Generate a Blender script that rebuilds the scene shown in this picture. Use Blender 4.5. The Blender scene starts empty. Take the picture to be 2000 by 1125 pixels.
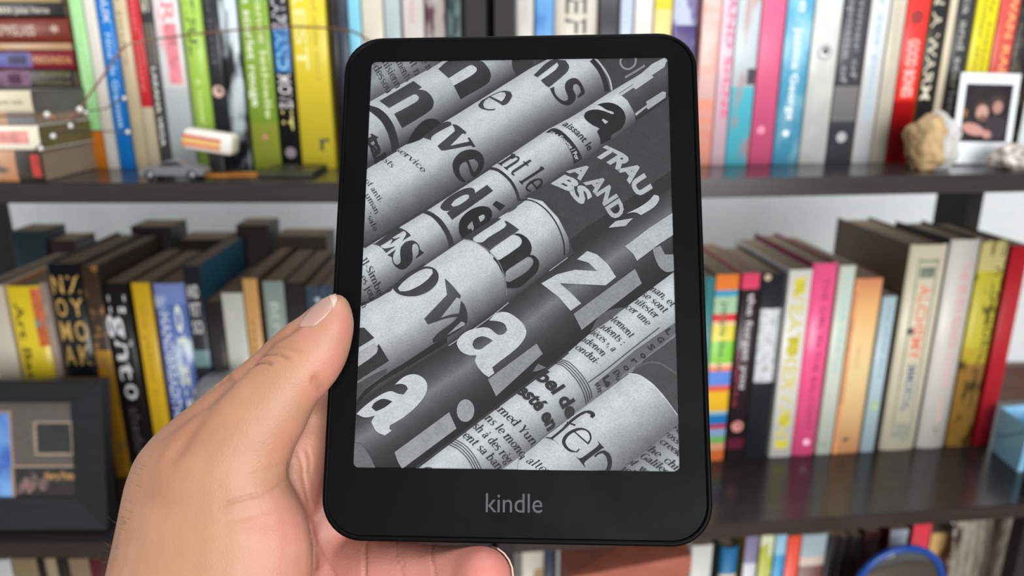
import bpy, bmesh, math, random
import numpy as np
from mathutils import Vector, Matrix, noise as mnoise
from mathutils.bvhtree import BVHTree
random.seed(7)
PI = math.pi
sc = bpy.context.scene
COL = sc.collection

# ------------------------------------------------------------------ camera
FPX, CX, CY = 1444.0, 1000.0, 562.5
PITCH = math.radians(16.7)
SP, CP = math.sin(PITCH), math.cos(PITCH)
EYE = Vector((0, 0, 1.35))
RT, UP, FW = Vector((1, 0, 0)), Vector((0, SP, CP)), Vector((0, CP, -SP))
cd = bpy.data.cameras.new('camera'); cam = bpy.data.objects.new('camera', cd); COL.objects.link(cam)
cam.location = EYE; cam.rotation_euler = (PI / 2 - PITCH, 0, 0)
cd.sensor_width = 36; cd.lens = 36 * FPX / 2000; cd.clip_start = 0.01; cd.clip_end = 50
cd.dof.use_dof = True; cd.dof.focus_distance = 0.212; cd.dof.aperture_fstop = 11.3
sc.camera = cam

# ------------------------------------------------------------------ light and exposure
w = bpy.data.worlds.new('daylight'); sc.world = w; w.use_nodes = True
w.node_tree.nodes['Background'].inputs[0].default_value = (0.93, 0.97, 1.0, 1)
w.node_tree.nodes['Background'].inputs[1].default_value = 0.36
def area(name, loc, target, sx, sy, power, col):
    l = bpy.data.lights.new(name, 'AREA'); l.shape = 'RECTANGLE'; l.size = sx; l.size_y = sy
    l.energy = power; l.color = col
    o = bpy.data.objects.new(name, l); COL.objects.link(o); o.location = loc
    o.rotation_euler = (Vector(target) - Vector(loc)).to_track_quat('-Z', 'Y').to_euler()
    return o
area('window_light', (0.75, -2.2, 1.65), (0.1, 0.7, 1.0), 2.2, 1.7, 104, (1.0, 0.99, 0.97))
area('ceiling_light', (0.25, 0.45, 2.95), (0.2, 0.75, 1.0), 1.6, 1.4, 24, (0.96, 0.99, 1.0))
sc.view_settings.view_transform = 'Standard'; sc.view_settings.look = 'None'
sc.view_settings.gamma = 1.0; sc.view_settings.use_curve_mapping = False
sc.view_settings.exposure = 0.0

# ------------------------------------------------------------------ helpers
def s2l(c):
    c = c / 255.0
    return c / 12.92 if c <= 0.04045 else ((c + 0.055) / 1.055) ** 2.4
def rgb(c): return (s2l(c[0]), s2l(c[1]), s2l(c[2]), 1)

def ray(px, py): return RT * ((px - CX) / FPX) + UP * (-(py - CY) / FPX) + FW
def at_depth(px, py, d): return EYE + ray(px, py) * d
def to_px(p):
    q = Vector(p) - EYE; d = q.dot(FW)
    return CX + FPX * q.dot(RT) / d, CY - FPX * q.dot(UP) / d, d

def principled(name, rough=0.5, color=(128, 128, 128), spec=0.5):
    m = bpy.data.materials.new(name); m.use_nodes = True
    b = m.node_tree.nodes['Principled BSDF']
    b.inputs['Base Color'].default_value = rgb(color); b.inputs['Roughness'].default_value = rough
    b.inputs['Specular IOR Level'].default_value = spec
    return m, m.node_tree, b
def ramp_node(nt, stops, interp='LINEAR'):
    r = nt.nodes.new('ShaderNodeValToRGB'); cr = r.color_ramp; cr.interpolation = interp
    while len(cr.elements) > 1: cr.elements.remove(cr.elements[-1])
    cr.elements[0].position = stops[0][0]; cr.elements[0].color = rgb(stops[0][1])
    for p, c in stops[1:]:
        e = cr.elements.new(p); e.color = rgb(c)
    return r
def noisy(name, c1, c2, scale=40, rough=0.5, stretch=(1, 1, 1), bump=0.0, spec=0.5, detail=4, lo=0.35, hi=0.65):
    m, nt, b = principled(name, rough, c1, spec)
    tc = nt.nodes.new('ShaderNodeTexCoord'); mp = nt.nodes.new('ShaderNodeMapping'); mp.inputs['Scale'].default_value = stretch
    nz = nt.nodes.new('ShaderNodeTexNoise'); nz.inputs['Scale'].default_value = scale; nz.inputs['Detail'].default_value = detail
    nt.links.new(tc.outputs['Object'], mp.inputs[0]); nt.links.new(mp.outputs[0], nz.inputs['Vector'])
    r = ramp_node(nt, [(lo, c1), (hi, c2)]); nt.links.new(nz.outputs[0], r.inputs[0]); nt.links.new(r.outputs[0], b.inputs['Base Color'])
    if bump:
        bp = nt.nodes.new('ShaderNodeBump'); bp.inputs['Strength'].default_value = bump; bp.inputs['Distance'].default_value = 0.001
        nt.links.new(nz.outputs[0], bp.inputs['Height']); nt.links.new(bp.outputs[0], b.inputs['Normal'])
    return m
_cache = {}
def plain(c, rough=0.5, spec=0.5):
    k = (tuple(c), rough, spec)
    if k not in _cache: _cache[k] = principled('paint', rough, c, spec)[0]
    return _cache[k]

def link(name, mesh, parent=None, mats=None):
    o = bpy.data.objects.new(name, mesh); COL.objects.link(o)
    if mats and not len(mesh.materials):
        for m in (mats if isinstance(mats, (list, tuple)) else [mats]): mesh.materials.append(m)
    if parent is not None: o.parent = parent
    return o
def empty(name, loc, label, cat, group=None, rz=0.0):
    o = bpy.data.objects.new(name, None); COL.objects.link(o); o.location = loc; o.rotation_euler = (0, 0, rz)
    o.empty_display_size = 0.01
    tag(o, label, cat, group); return o
def tag(o, label, cat, group=None):
    o['label'] = label; o['category'] = cat
    if group: o['group'] = group
    return o
def bm_mesh(bm, name, smooth=False):
    bmesh.ops.recalc_face_normals(bm, faces=bm.faces)
    me = bpy.data.meshes.new(name); bm.to_mesh(me); bm.free()
    if smooth:
        for p in me.polygons: p.use_smooth = True
    return me
def bm_box(bm, x0, x1, y0, y1, z0, z1, bev=0.0, seg=2, mi=0):
    vs = [bm.verts.new(p) for p in ((x0, y0, z0), (x1, y0, z0), (x1, y1, z0), (x0, y1, z0), (x0, y0, z1), (x1, y0, z1), (x1, y1, z1), (x0, y1, z1))]
    fs = [bm.faces.new([vs[i] for i in q]) for q in ((3, 2, 1, 0), (4, 5, 6, 7), (0, 1, 5, 4), (1, 2, 6, 5), (2, 3, 7, 6), (3, 0, 4, 7))]
    for f in fs: f.material_index = mi
    if bev:
        es = list({e for f in fs for e in f.edges})
        bmesh.ops.bevel(bm, geom=es, offset=bev, segments=seg, affect='EDGES', profile=0.5)
def box_obj(name, x0, x1, y0, y1, z0, z1, mat, parent=None, bev=0.0, seg=2):
    bm = bmesh.new(); bm_box(bm, x0, x1, y0, y1, z0, z1, bev, seg)
    return link(name, bm_mesh(bm, name), parent, mat)
def lathe(bm, prof, n=28, center=(0, 0), axis='Z'):
    rings = []
    for r, z in prof:
        ring = []
        for i in range(n):
            a = 2 * PI * i / n
            if axis == 'Z': p = (center[0] + r * math.cos(a), center[1] + r * math.sin(a), z)
            else: p = (center[0] + r * math.cos(a), z, center[1] + r * math.sin(a))
            ring.append(bm.verts.new(p))
        rings.append(ring)
    for a, b in zip(rings, rings[1:]):
        for i in range(n):
            bm.faces.new((a[i], a[(i + 1) % n], b[(i + 1) % n], b[i]))
    bm.faces.new(rings[0]); bm.faces.new(rings[-1])
def tube(bm, pts, rad, n=8, closed=False):
    pts = [Vector(p) for p in pts]; m = len(pts); rings = []; prev = None
    for i, p in enumerate(pts):
        if closed: t = pts[(i + 1) % m] - pts[i - 1]
        else: t = pts[min(i + 1, m - 1)] - pts[max(i - 1, 0)]
        t.normalize()
        if prev is None:
            a = t.orthogonal().normalized()
        else:
            a = (prev - t * prev.dot(t)).normalized()
        prev = a; b = t.cross(a)
        r = rad[i] if isinstance(rad, (list, tuple)) else rad
        rings.append([bm.verts.new(p + (a * math.cos(2 * PI * k / n) + b * math.sin(2 * PI * k / n)) * r) for k in range(n)])
    prs = list(zip(rings, rings[1:])) + ([(rings[-1], rings[0])] if closed else [])
    for A, B in prs:
        for k in range(n): bm.faces.new((A[k], A[(k + 1) % n], B[(k + 1) % n], B[k]))
    if not closed: bm.faces.new(rings[0]); bm.faces.new(rings[-1])
def spline(pts, n=8, closed=False):
    P = [Vector(p) for p in pts]; m = len(P); out = []
    for i in range(m if closed else m - 1):
        p0 = P[i - 1] if (closed or i > 0) else P[0]
        p1, p2 = P[i], P[(i + 1) % m]
        p3 = P[(i + 2) % m] if (closed or i + 2 < m) else P[-1]
        for k in range(n):
            t = k / n
            out.append(0.5 * ((2 * p1) + (p2 - p0) * t + (2 * p0 - 5 * p1 + 4 * p2 - p3) * t * t + (3 * p1 - p0 - 3 * p2 + p3) * t ** 3))
    if not closed: out.append(P[-1])
    return out

_txt = {}
def text_tris(s, bold=0.0, shear=0.0, res=3):
    """letters as flat triangles, normalised: x 0..1 over the length, y in units of the length"""
    k = (s, bold, shear, res)
    if k in _txt: return _txt[k]
    cu = bpy.data.curves.new('lettering', 'FONT'); cu.body = s; cu.resolution_u = res; cu.offset = bold; cu.shear = shear
    ob = bpy.data.objects.new('lettering', cu); COL.objects.link(ob)
    dg = bpy.context.evaluated_depsgraph_get()
    me = bpy.data.meshes.new_from_object(ob.evaluated_get(dg))
    me.calc_loop_triangles()
    vs = np.array([v.co[:] for v in me.vertices]).reshape(-1, 3)
    tr = [tuple(t.vertices) for t in me.loop_triangles]
    bpy.data.objects.remove(ob); bpy.data.curves.remove(cu); bpy.data.meshes.remove(me)
    if len(vs):
        vs[:, 0] -= vs[:, 0].min()
        L = max(vs[:, 0].max(), 1e-6); 
    else: L = 1
    _txt[k] = (vs, tr, L)
    return _txt[k]

# ------------------------------------------------------------------ room shell
Z_EYE = 1.35
wall_paint = noisy('wall_paint', (216, 223, 226), (222, 228, 230), 60, 0.85, bump=0.02)
o = box_obj('wall_back', -3.6, 3.6, 1.40, 1.5, 0, 2.6, wall_paint); o['kind'] = 'structure'
floor_mat = noisy('oak_floor', (120, 88, 62), (150, 112, 80), 6, 0.5, (1, 12, 1))
o = box_obj('floor', -3.6, 3.6, -3.2, 1.5, -0.05, 0, floor_mat); o['kind'] = 'structure'
trim_mat = noisy('brown_trim', (78, 56, 50), (96, 70, 62), 30, 0.45, (1, 8, 8))
def on_wall(px, py, Y):
    d = ray(px, py); return EYE + d * (Y / d.y)
o = box_obj('trim_1', 0.6, 3.6, 1.378, 1.3995, on_wall(1975, 792, 1.378).z, on_wall(1975, 714, 1.378).z, trim_mat, bev=0.002); o['kind'] = 'structure'

# ------------------------------------------------------------------ bookcases
class Case:
    def __init__(s, ox, oy, deg):
        s.o = Vector((ox, oy, 0)); s.a = math.radians(deg)
        s.u = Vector((math.cos(s.a), math.sin(s.a), 0)); s.n = Vector((-math.sin(s.a), math.cos(s.a), 0))
    def pix(s, px, py, w):
        d = ray(px, py); t = ((s.o - EYE).dot(s.n) + w) / d.dot(s.n); p = EYE + d * t
        return (p - s.o).dot(s.u), p.z
    def pt(s, u, w, z): return s.o + s.u * u + s.n * w + Vector((0, 0, z))
LC, RC = Case(0.0, 0.650, 0.4), Case(0.0, 0.653, 6.4)
ZS = [Z_EYE - 0.098, Z_EYE - 0.465, Z_EYE - 0.835]      # tops of the three shelves
SH_T = 0.018
case_mat = noisy('black_brown_foil', (42, 38, 38), (50, 46, 46), 14, 0.22, (1, 14, 14), spec=0.55)

panel_mat = noisy('black_brown_panel', (34, 32, 33), (40, 38, 39), 14, 0.62, (14, 14, 1), spec=0.3)

def bookcase(case, label, u0, u1, depth, parts, cut=0):
    e = empty('bookcase', case.pt(0, 0, 0), label, 'bookcase', 'two dark bookcases side by side', case.a)
    for z in ZS:
        bm = bmesh.new(); q = [(u0, 0), (u1, 0)] + ([(u1, .05), (u1 - cut, depth)] if cut else [(u1, depth)]) + [(u0, depth)]
        A, B = [bm.verts.new((x, y, z - SH_T)) for x, y in q], [bm.verts.new((x, y, z)) for x, y in q]
        bm.faces.new(A); bm.faces.new(B)
        for i in range(len(q)): bm.faces.new((A[i], A[(i + 1) % len(q)], B[(i + 1) % len(q)], B[i]))
        bmesh.ops.bevel(bm, geom=bm.edges[:], offset=.0008, segments=2, affect='EDGES')
        link('shelf', bm_mesh(bm, 'shelf'), e, case_mat)
    for nm, a0, a1, b0, b1 in parts:
        box_obj(nm, a0, a1, b0, b1, 0.001, Z_EYE + 0.26, panel_mat, e, bev=0.0008)
    return e
def px_u(case, x, y, w): return case.pix(x, y, w)[0]
pl = px_u(LC, 22, 425, 0.40)
bookcase(LC, 'left bookcase with dark brown shelves, its side panel left of the black gap', -0.80, -0.0396, 0.34,
         [('side_panel', -0.0392, -0.0213, 0, 0.045), ('rear_post', pl - 0.02, pl, 0.3405, 0.40), ('gap_dark_strip', -0.046, -0.0085, 0.054, 0.058)], cut=0.045)  # the last strip is added to keep the gap between the cases black
pf = px_u(RC, 1978, 1012, 0.022)
p0, p1 = px_u(RC, 1886, 420, 0.2455), px_u(RC, 1916, 420, 0.2455)
bookcase(RC, 'right bookcase with dark brown shelves, angled slightly away to the right', 0.0026, 0.80, 0.245,
         [('side_panel', -0.0149, 0.0022, 0, 0.045), ('front_post', pf, pf + 0.03, 0.004, 0.022),
          ('rear_post', p0, p1, 0.2455, 0.308)])

# ------------------------------------------------------------------ books
page_mat = noisy('paper_edges', (126, 107, 88), (152, 132, 110), 30, 0.9, (60, 1, 1))
page_white = noisy('pale_paper_edges', (186, 176, 158), (208, 200, 184), 30, 0.9, (60, 1, 1))
def cover_mat(cols, mot=None, rough=0.38, grad=False):
    m, nt, b = principled('book_cover', rough, cols[0][1])
    col = None
    if len(cols) > 1:
        tc = nt.nodes.new('ShaderNodeTexCoord'); sp = nt.nodes.new('ShaderNodeSeparateXYZ')
        nt.links.new(tc.outputs['Generated'], sp.inputs[0])
        r = ramp_node(nt, cols, 'LINEAR' if grad else 'CONSTANT'); nt.links.new(sp.outputs['Z'], r.inputs[0]); col = r.outputs[0]
    if mot:
        c2, scale, lo, hi, st = mot
        tc2 = nt.nodes.new('ShaderNodeTexCoord'); mp = nt.nodes.new('ShaderNodeMapping'); mp.inputs['Scale'].default_value = st
        nz = nt.nodes.new('ShaderNodeTexNoise'); nz.inputs['Scale'].default_value = scale; nz.inputs['Detail'].default_value = 3
        nt.links.new(tc2.outputs['Object'], mp.inputs[0]); nt.links.new(mp.outputs[0], nz.inputs['Vector'])
        mr = nt.nodes.new('ShaderNodeMapRange'); mr.inputs['From Min'].default_value = lo; mr.inputs['From Max'].default_value = hi
        nt.links.new(nz.outputs[0], mr.inputs['Value'])
        mx = nt.nodes.new('ShaderNodeMix'); mx.data_type = 'RGBA'
        nt.links.new(mr.outputs[0], mx.inputs['Factor'])
        if col is not None: nt.links.new(col, mx.inputs['A'])
        else: mx.inputs['A'].default_value = rgb(cols[0][1])
        mx.inputs['B'].default_value = rgb(c2); col = mx.outputs['Result']
    if col is not None: nt.links.new(col, b.inputs['Base Color'])
    return m

def build_book(root, t, h, d, sp):
    hard = sp.get('hard', False); k = 0.0021 if hard else 0.0007; k = min(k, t * 0.2)
    bl = min(t * 0.22, 0.005) if hard else min(t * 0.08, 0.0012)
    NA = 9
    ys = lambda x: bl * (1 - math.sqrt(max(0, 1 - (2 * x / t - 1) ** 2)))
    outer = [(0, d)] + [((1 - math.cos(PI * i / (NA - 1))) * t / 2, None) for i in range(NA)] + [(t, d)]
    outer = [(x, ys(x) if y is None else y) for x, y in outer]
    inner = []
    for i, (x, y) in enumerate(outer):
        if i == 0: inner.append((k, d))
        elif i == len(outer) - 1: inner.append((t - k, d))
        else: inner.append((k + x * (t - 2 * k) / t, ys(x) + k))
    bm = bmesh.new(); V = []
    for z in (0, h):
        V.append(([bm.verts.new((x, y, z)) for x, y in outer], [bm.verts.new((x, y, z)) for x, y in inner]))
    n = len(outer)
    for i in range(n - 1):
        mi = 1 if i in (0, n - 2) else 0
        for q in ((V[0][0][i], V[0][0][i + 1], V[1][0][i + 1], V[1][0][i]), (V[0][1][i + 1], V[0][1][i], V[1][1][i], V[1][1][i + 1]),
                  (V[1][0][i], V[1][0][i + 1], V[1][1][i + 1], V[1][1][i]), (V[0][0][i + 1], V[0][0][i], V[0][1][i], V[0][1][i + 1])):
            f = bm.faces.new(q); f.material_index = mi
            if 0 < i < n - 2: f.smooth = True
    for j in (0, n - 1):
        f = bm.faces.new((V[0][0][j], V[0][1][j], V[1][1][j], V[1][0][j])); f.material_index = 1
    cm = cover_mat(sp['cols'], sp.get('mot'), sp.get('rough', 0.36), sp.get('grad', False))
    bd = plain(sp['board'], 0.5) if 'board' in sp else cm
    me = bm_mesh(bm, 'cover'); 
    link('cover', me, root, [cm, bd])
    zi = 0.003 if hard else 0.0006
    bm = bmesh.new(); bm_box(bm, k + 0.0001, t - k - 0.0001, bl + k + 0.0001, d - (0.003 if hard else 0.0003), zi, h - zi)
    link('page_block', bm_mesh(bm, 'page_block'), root, sp.get('pages', page_mat))
    for s, z0, z1, xc, sz, col in sp.get('text', ()):
        vs, tr, L = text_tris(s, 0.012)
        if not len(vs): continue
        S = (z1 - z0) * h; H = sz * t; bm = bmesh.new()
        if 'up' in sp and s in sp['up']:        # letters stand upright across the spine
            sx, sy = H / L, S / 0.73
            P = [(xc * t - H / 2 + x * sx, z0 * h + y * sy) for x, y, _ in vs]
        else:
            sx, sy = S / L, H / 0.73
            P = [(xc * t - H / 2 + y * sy, z1 * h - x * sx) for x, y, _ in vs]
        bv = [bm.verts.new((x, ys(min(max(x, 0), t)) - 0.00012, z)) for x, z in P]
        for a, b_, c in tr:
            try: bm.faces.new((bv[a], bv[b_], bv[c]))
            except ValueError: pass
        for e_ in bm.faces:
            if e_.normal.y > 0: pass
        me = bpy.data.meshes.new('spine_title'); bm.to_mesh(me); bm.free()
        link('spine_title', me, root, plain(col, 0.5))
    for x0, x1, z0, z1, col in sp.get('panel', ()):
        bm = bmesh.new(); xs = [t * (x0 + (x1 - x0) * i / 6) for i in range(7)]
        A = [bm.verts.new((x, ys(x) - 0.00006, z0 * h)) for x in xs]; B = [bm.verts.new((x, ys(x) - 0.00006, z1 * h)) for x in xs]
        for i in range(6): bm.faces.new((A[i], A[i + 1], B[i + 1], B[i]))
        me = bpy.data.meshes.new('spine_label'); bm.to_mesh(me); bm.free()
        link('spine_label', me, root, noisy('print', col, tuple(min(255, int(c * 0.82)) for c in col), 120, 0.45))
    for x, z, r, col in sp.get('dot', ()):
        bm = bmesh.new(); c = [bm.verts.new((x * t + r * t * math.cos(a * PI / 10), ys(min(max(x * t + r * t * math.cos(a * PI / 10), 0), t)) - 0.00014, z * h + r * t * math.sin(a * PI / 10))) for a in range(20)]
        bm.faces.new(c); me = bpy.data.meshes.new('spine_emblem'); bm.to_mesh(me); bm.free()
        link('spine_emblem', me, root, plain(col, 0.5))

def book(case, shelf, w, x0, x1, yref, top, label, cols, depth=0.14, group=None, height=None, lean=0.0, **sp):
    u0, z0 = case.pix(x0, yref, w); u1, _ = case.pix(x1, yref, w)
    u0 += 0.0003; u1 -= 0.0003
    if height is None: height = case.pix((x0 + x1) / 2, top, w)[1] - ZS[shelf]
    if not isinstance(cols, list): cols = [(0, cols)]
    cols = [(p, tuple(v * (.91 if min(c) > 185 else .96 if min(c) > 150 else 1) for v in c)) for p, c in cols]
    root = empty('book', case.pt(u0, w, ZS[shelf] + 0.0002), label, 'book', group, case.a)
    if lean: root.rotation_euler = (0, math.radians(lean), case.a)
    sp['cols'] = cols
    build_book(root, u1 - u0, height, depth, sp)
    return root
def flat_book(case, w, ur, length, z0, z1, label, cols, depth, **sp):
    root = empty('book', case.pt(ur, w, z0 + 0.0001), label, 'book', 'books stacked flat at the left end', case.a)
    root.rotation_euler = (Matrix.Rotation(case.a, 3, 'Z') @ Matrix.Rotation(-PI / 2, 3, 'Y')).to_euler()
    sp['cols'] = cols if isinstance(cols, list) else [(0, cols)]
    build_book(root, z1 - z0 - 0.0002, length, depth, sp)
    return root

W_, K_, GOLD = (232, 232, 226), (24, 24, 26), (196, 158, 84)
# ---- upper left shelf, upright
G = 'books standing on the upper left shelf'; wU = 0.092
def UL(x0, x1, label, cols, yref=165, h=0.215, **k): return book(LC, 0, wU, x0, x1, yref, 0, label, cols, group=G, height=h, **k)
UL(158, 184, 'pale green book with an orange foot, leftmost of the upright books', [(0, (196, 112, 30)), (0.17, (160, 214, 148))], text=[('the green house', .3, .95, .5, .3, (190, 228, 180))])
UL(185, 208, 'thin white book between the pale green and bright blue books', (236, 232, 222), h=.225)
UL(209, 239, 'bright blue book with white lettering on the upper left shelf', (20, 118, 198), h=.22, text=[('AVENTIS AUX', .62, .99, .6, .42, W_), ('Nina de Gramont', .18, .58, .55, .4, (170, 205, 235))])
UL(240, 268, 'beige clothbound book right of the bright blue one', (208, 192, 158), h=.218, hard=True, text=[('sept jours', .45, .9, .5, .3, (160, 140, 108))])
UL(269, 292, 'red book with a cream foot', [(0, (216, 202, 172)), (.28, (196, 44, 52))], h=.212, text=[('summer house', .35, .9, .5, .35, (226, 120, 118))])
UL(293, 315, 'charcoal book with large grey letters, between red and pink ones', [(0, (78, 78, 78)), (.45, (96, 92, 84)), (.62, (52, 50, 48))], h=.22, text=[('SSS', .66, .99, .5, .7, (205, 200, 188)), ('LARAHA VEGA', .1, .44, .5, .4, (222, 222, 218))])
UL(316, 365, 'white book with big pink printed letters', [(0, (214, 224, 226)), (.35, (236, 238, 238))], h=.22, text=[('HEARSAY', .36, .99, .6, .52, (246, 138, 152)), ('THE LAST', .5, .99, .2, .22, (244, 176, 186))], panel=[(.35, .85, .37, .62, (246, 150, 162))])
UL(367, 408, 'lime green book with brown edges and dark lettering', (166, 204, 84), h=.215, board=(128, 92, 58), hard=True, text=[('BEAUTIFUL', .5, .98, .5, .45, (52, 84, 52)), ('a novel', .2, .4, .55, .3, (205, 226, 140))])
UL(410, 439, 'black book with a small pale round portrait on its spine', (44, 46, 50), h=.222, rough=.3, text=[('winterland', .45, .95, .5, .3, (86, 88, 94))], dot=[(.5, .335, .4, (216, 180, 168))])
UL(440, 475, 'black book with white ghostly figures down its spine', (30, 32, 34), h=.225, mot=((206, 220, 226), 46, .44, .56, (1, 1, .35)), text=[('S', .82, .96, .4, .6, (215, 222, 226))])
UL(480, 536, 'thick olive green book with two lines of white italic lettering', [(0, (156, 168, 62)), (.2, (132, 166, 56)), (.7, (116, 160, 70))], h=.222, board=(30, 66, 52), text=[('aurore scarlet rouge', .27, .9, .3, .28, (236, 242, 220)), ('constance lethielle', .22, .9, .72, .24, (214, 224, 170))], dot=[(.5, .14, .1, (190, 120, 100))])
UL(538, 575, 'black book with graffiti style letters and a blue block', (28, 28, 32), h=.225, text=[('EDGE', .8, .99, .5, .75, (222, 222, 226)), ('ESCAPE', .58, .79, .5, .75, (196, 196, 200)), ('AND', .42, .57, .5, .6, (150, 200, 235)), ('MOVE', .26, .4, .5, .7, (216, 216, 214)), ('IT', .17, .25, .5, .6, (222, 212, 120))], panel=[(.08, .92, .41, .6, (36, 120, 190))], dot=[(.5, .07, .3, (120, 110, 116))])
UL(577, 645, 'thick yellow book with pale wide lettering and a black emblem', (224, 204, 58), h=.225, rough=.3, text=[('FOREST', .42, .97, .27, .34, (240, 234, 160)), ('the hidden half of the wood', .38, .97, .7, .14, (186, 166, 44)), ('r', .08, .16, .74, .3, K_)], up=['r'])
UL(645.5, 657, 'thin black book right of the thick yellow one', (34, 28, 30), yref=40)
UL(657.5, 679, 'navy grey book beside the light blue one', (50, 56, 72), yref=40, h=.21)
UL(680, 705, 'light blue book partly behind the top left e-reader corner', (126, 196, 220), yref=40)
UL(706, 749, 'book with a dark blue patch and cream curve', [(0, (226, 220, 202)), (.72, (226, 220, 202))], yref=40, panel=[(.02, .6, .74, .99, (36, 70, 134))], h=.225)
UL(750, 783, 'pale grey blue book with a plain spine', (178, 192, 194), yref=40, h=.21)
UL(786, 829, 'white book with faint pink lettering above the e-reader', (226, 218, 214), yref=40, h=.222, text=[('loss of you', .62, .98, .5, .35, (214, 160, 160))])
UL(831, 870, 'mottled maroon and white book near the left side panel', (198, 186, 184), yref=40, mot=((98, 60, 72), 60, .48, .58, (1, 1, .4)))
UL(872.5, 906, 'dark teal marbled book against the left side panel', (44, 74, 76), yref=40, mot=((160, 190, 184), 42, .5, .62, (1, 1, .4)), h=.218)

# ---- flat stack at the left end
uR = LC.pix(85, 330, 0.006)[0]; uS = LC.pix(157.5, 165, 0.094)[0] - .0008; wF = .094
Zs = [ZS[0]] + [LC.pix(40, y, .006)[1] for y in (293, 245, 220, 177)] + [LC.pix(110, y, wF)[1] for y in (136, 98, 84, 33, 5, -30)]
flat_book(LC, .006, uR, .20, Zs[0], Zs[1], 'brown and black book at the very bottom of the flat stack', [(0, (40, 34, 30)), (.115, (172, 120, 78))], .13, pages=page_mat, mot=((60, 46, 38), 60, .52, .6, (1, 1, 1)), panel=[(.15, .85, .012, .05, (196, 66, 56))])
flat_book(LC, .006, uR + .001, .20, Zs[1], Zs[2], 'cream paperback with a pink label in the flat stack', (228, 220, 202), .10, pages=noisy('olive_edges', (94, 84, 46), (120, 104, 58), 30), panel=[(.25, .78, .045, .18, (238, 164, 158))])
flat_book(LC, .006, uR + .0, .20, Zs[2], Zs[3], 'thin grey paperback with an orange end in the flat stack', [(0, (120, 120, 122)), (.115, (186, 146, 112))], .09, pages=page_mat)
flat_book(LC, .006, uR, .20, Zs[3], Zs[4], 'cream book with small grey print in the flat stack', (206, 196, 170), .12, board=(96, 98, 92), pages=noisy('grey_edges', (84, 84, 80), (104, 102, 96), 30), text=[('a quiet walk', .035, .17, .5, .22, (128, 116, 98))])
flat_book(LC, wF, uS - .005, .21, Zs[4], Zs[5], 'black book with a purple picture, below the maroon one', (34, 30, 28), .13, text=[('PRUDENCIA', .012, .15, .74, .3, (124, 122, 74)), ('FECUNDIA', .012, .175, .26, .3, (110, 108, 66))], panel=[(.05, .95, .2, .38, (146, 112, 140)), (.2, .8, .24, .3, (84, 48, 70))])
flat_book(LC, wF, uS - .002, .21, Zs[5], Zs[6], 'maroon book with a blue label and gold lettering in the flat stack', (124, 24, 40), .13, text=[('FECUNDIA', .012, .18, .5, .34, (206, 160, 92))], panel=[(.1, .9, .195, .38, (120, 124, 186)), (.25, .75, .215, .3, (84, 80, 100))], hard=True)
flat_book(LC, wF, uS - .002, .20, Zs[6], Zs[7], 'thin tan paperback between the maroon and red brown books', (176, 140, 104), .12)
flat_book(LC, wF, uS - .001, .21, Zs[7], Zs[8], 'red brown book with pale lettering in the flat stack', (116, 44, 30), .13, hard=True, text=[('er SPYGLASS', .16, .37, .5, .42, (206, 186, 168)), ('*', .05, .09, .45, .5, (206, 186, 168))])
flat_book(LC, wF, uS - .004, .21, Zs[8], Zs[9], 'black book with white lettering near the top of the flat stack', (26, 26, 26), .13, text=[('MR MAN', .235, .36, .5, .5, (214, 210, 196)), ('Jules Verne', .065, .22, .5, .46, (204, 200, 188))])
flat_book(LC, wF, uS - .006, .20, Zs[9], Zs[10], 'tan book on the very top of the flat stack', (168, 146, 104), .12)

# ---- upper right shelf
G2 = 'books standing on the upper right shelf'; wR = 0.09
def UR(x0, x1, label, cols, yref=165, h=0.215, **k): return book(RC, 0, wR, x0, x1, yref, 0, label, cols, group=G2, height=h, **k)
UR(1009, 1043, 'off white book beside the right bookcase side panel', (214, 212, 204), yref=40, h=.222, text=[('S', .9, .98, .6, .4, (160, 158, 150)), ('and then', .62, .86, .5, .3, (186, 184, 176))])
UR(1045, 1082, 'sky blue book above the e-reader', [(0, (92, 152, 208)), (.8, (132, 184, 226))], yref=40, mot=((70, 130, 196), 50, .5, .6, (1, 1, .5)))
UR(1083, 1169, 'thick cream book with huge dark letters and maroon edges', (222, 216, 202), yref=40, h=.228, hard=True, board=(124, 62, 66), text=[('CHIEF', .56, .99, .5, .5, (64, 62, 62))])
UR(1170, 1210, 'black grey book above the e-reader, right of the thick cream one', (58, 58, 62), yref=40, h=.21, text=[('HIT', .8, .97, .5, .4, (150, 150, 150))])
UR(1211.5, 1237, 'pale blue white book above the e-reader', (196, 210, 230), yref=40, h=.224)
UR(1239, 1276, 'plain white book above the e-reader', (232, 228, 224), yref=40, h=.21)
UR(1277.5, 1313, 'mustard yellow book above the e-reader', [(0, (226, 204, 130)), (.68, (214, 196, 52))], yref=40, h=.22)
UR(1314.5, 1361, 'white and purple illustrated book at the top right e-reader corner', [(0, (64, 48, 108)), (.63, (196, 204, 228))], yref=40, mot=((112, 108, 150), 60, .5, .56, (1, 1, .6)))
UR(1363, 1399, 'pink plaid book right of the e-reader', [(0, (250, 168, 146)), (.3, (248, 206, 200)), (.82, (196, 204, 202)), (.87, (248, 206, 198))], h=.22, mot=((244, 178, 168), 90, .5, .55, (.15, 1, 1)))
UR(1400, 1428, 'pale pink book with a magenta column of letters', (244, 208, 220), h=.212, text=[('RISE AND SHINE', .22, .99, .68, .5, (222, 50, 126))])
UR(1429, 1475, 'white collage book with a cyan foot', [(0, (92, 196, 216)), (.35, (206, 220, 226)), (.88, (96, 184, 210)), (.93, (220, 226, 230))], h=.222, mot=((186, 160, 160), 60, .52, .6, (1, 1, .25)), panel=[(.62, .98, .36, .43, (60, 58, 70))])
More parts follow.
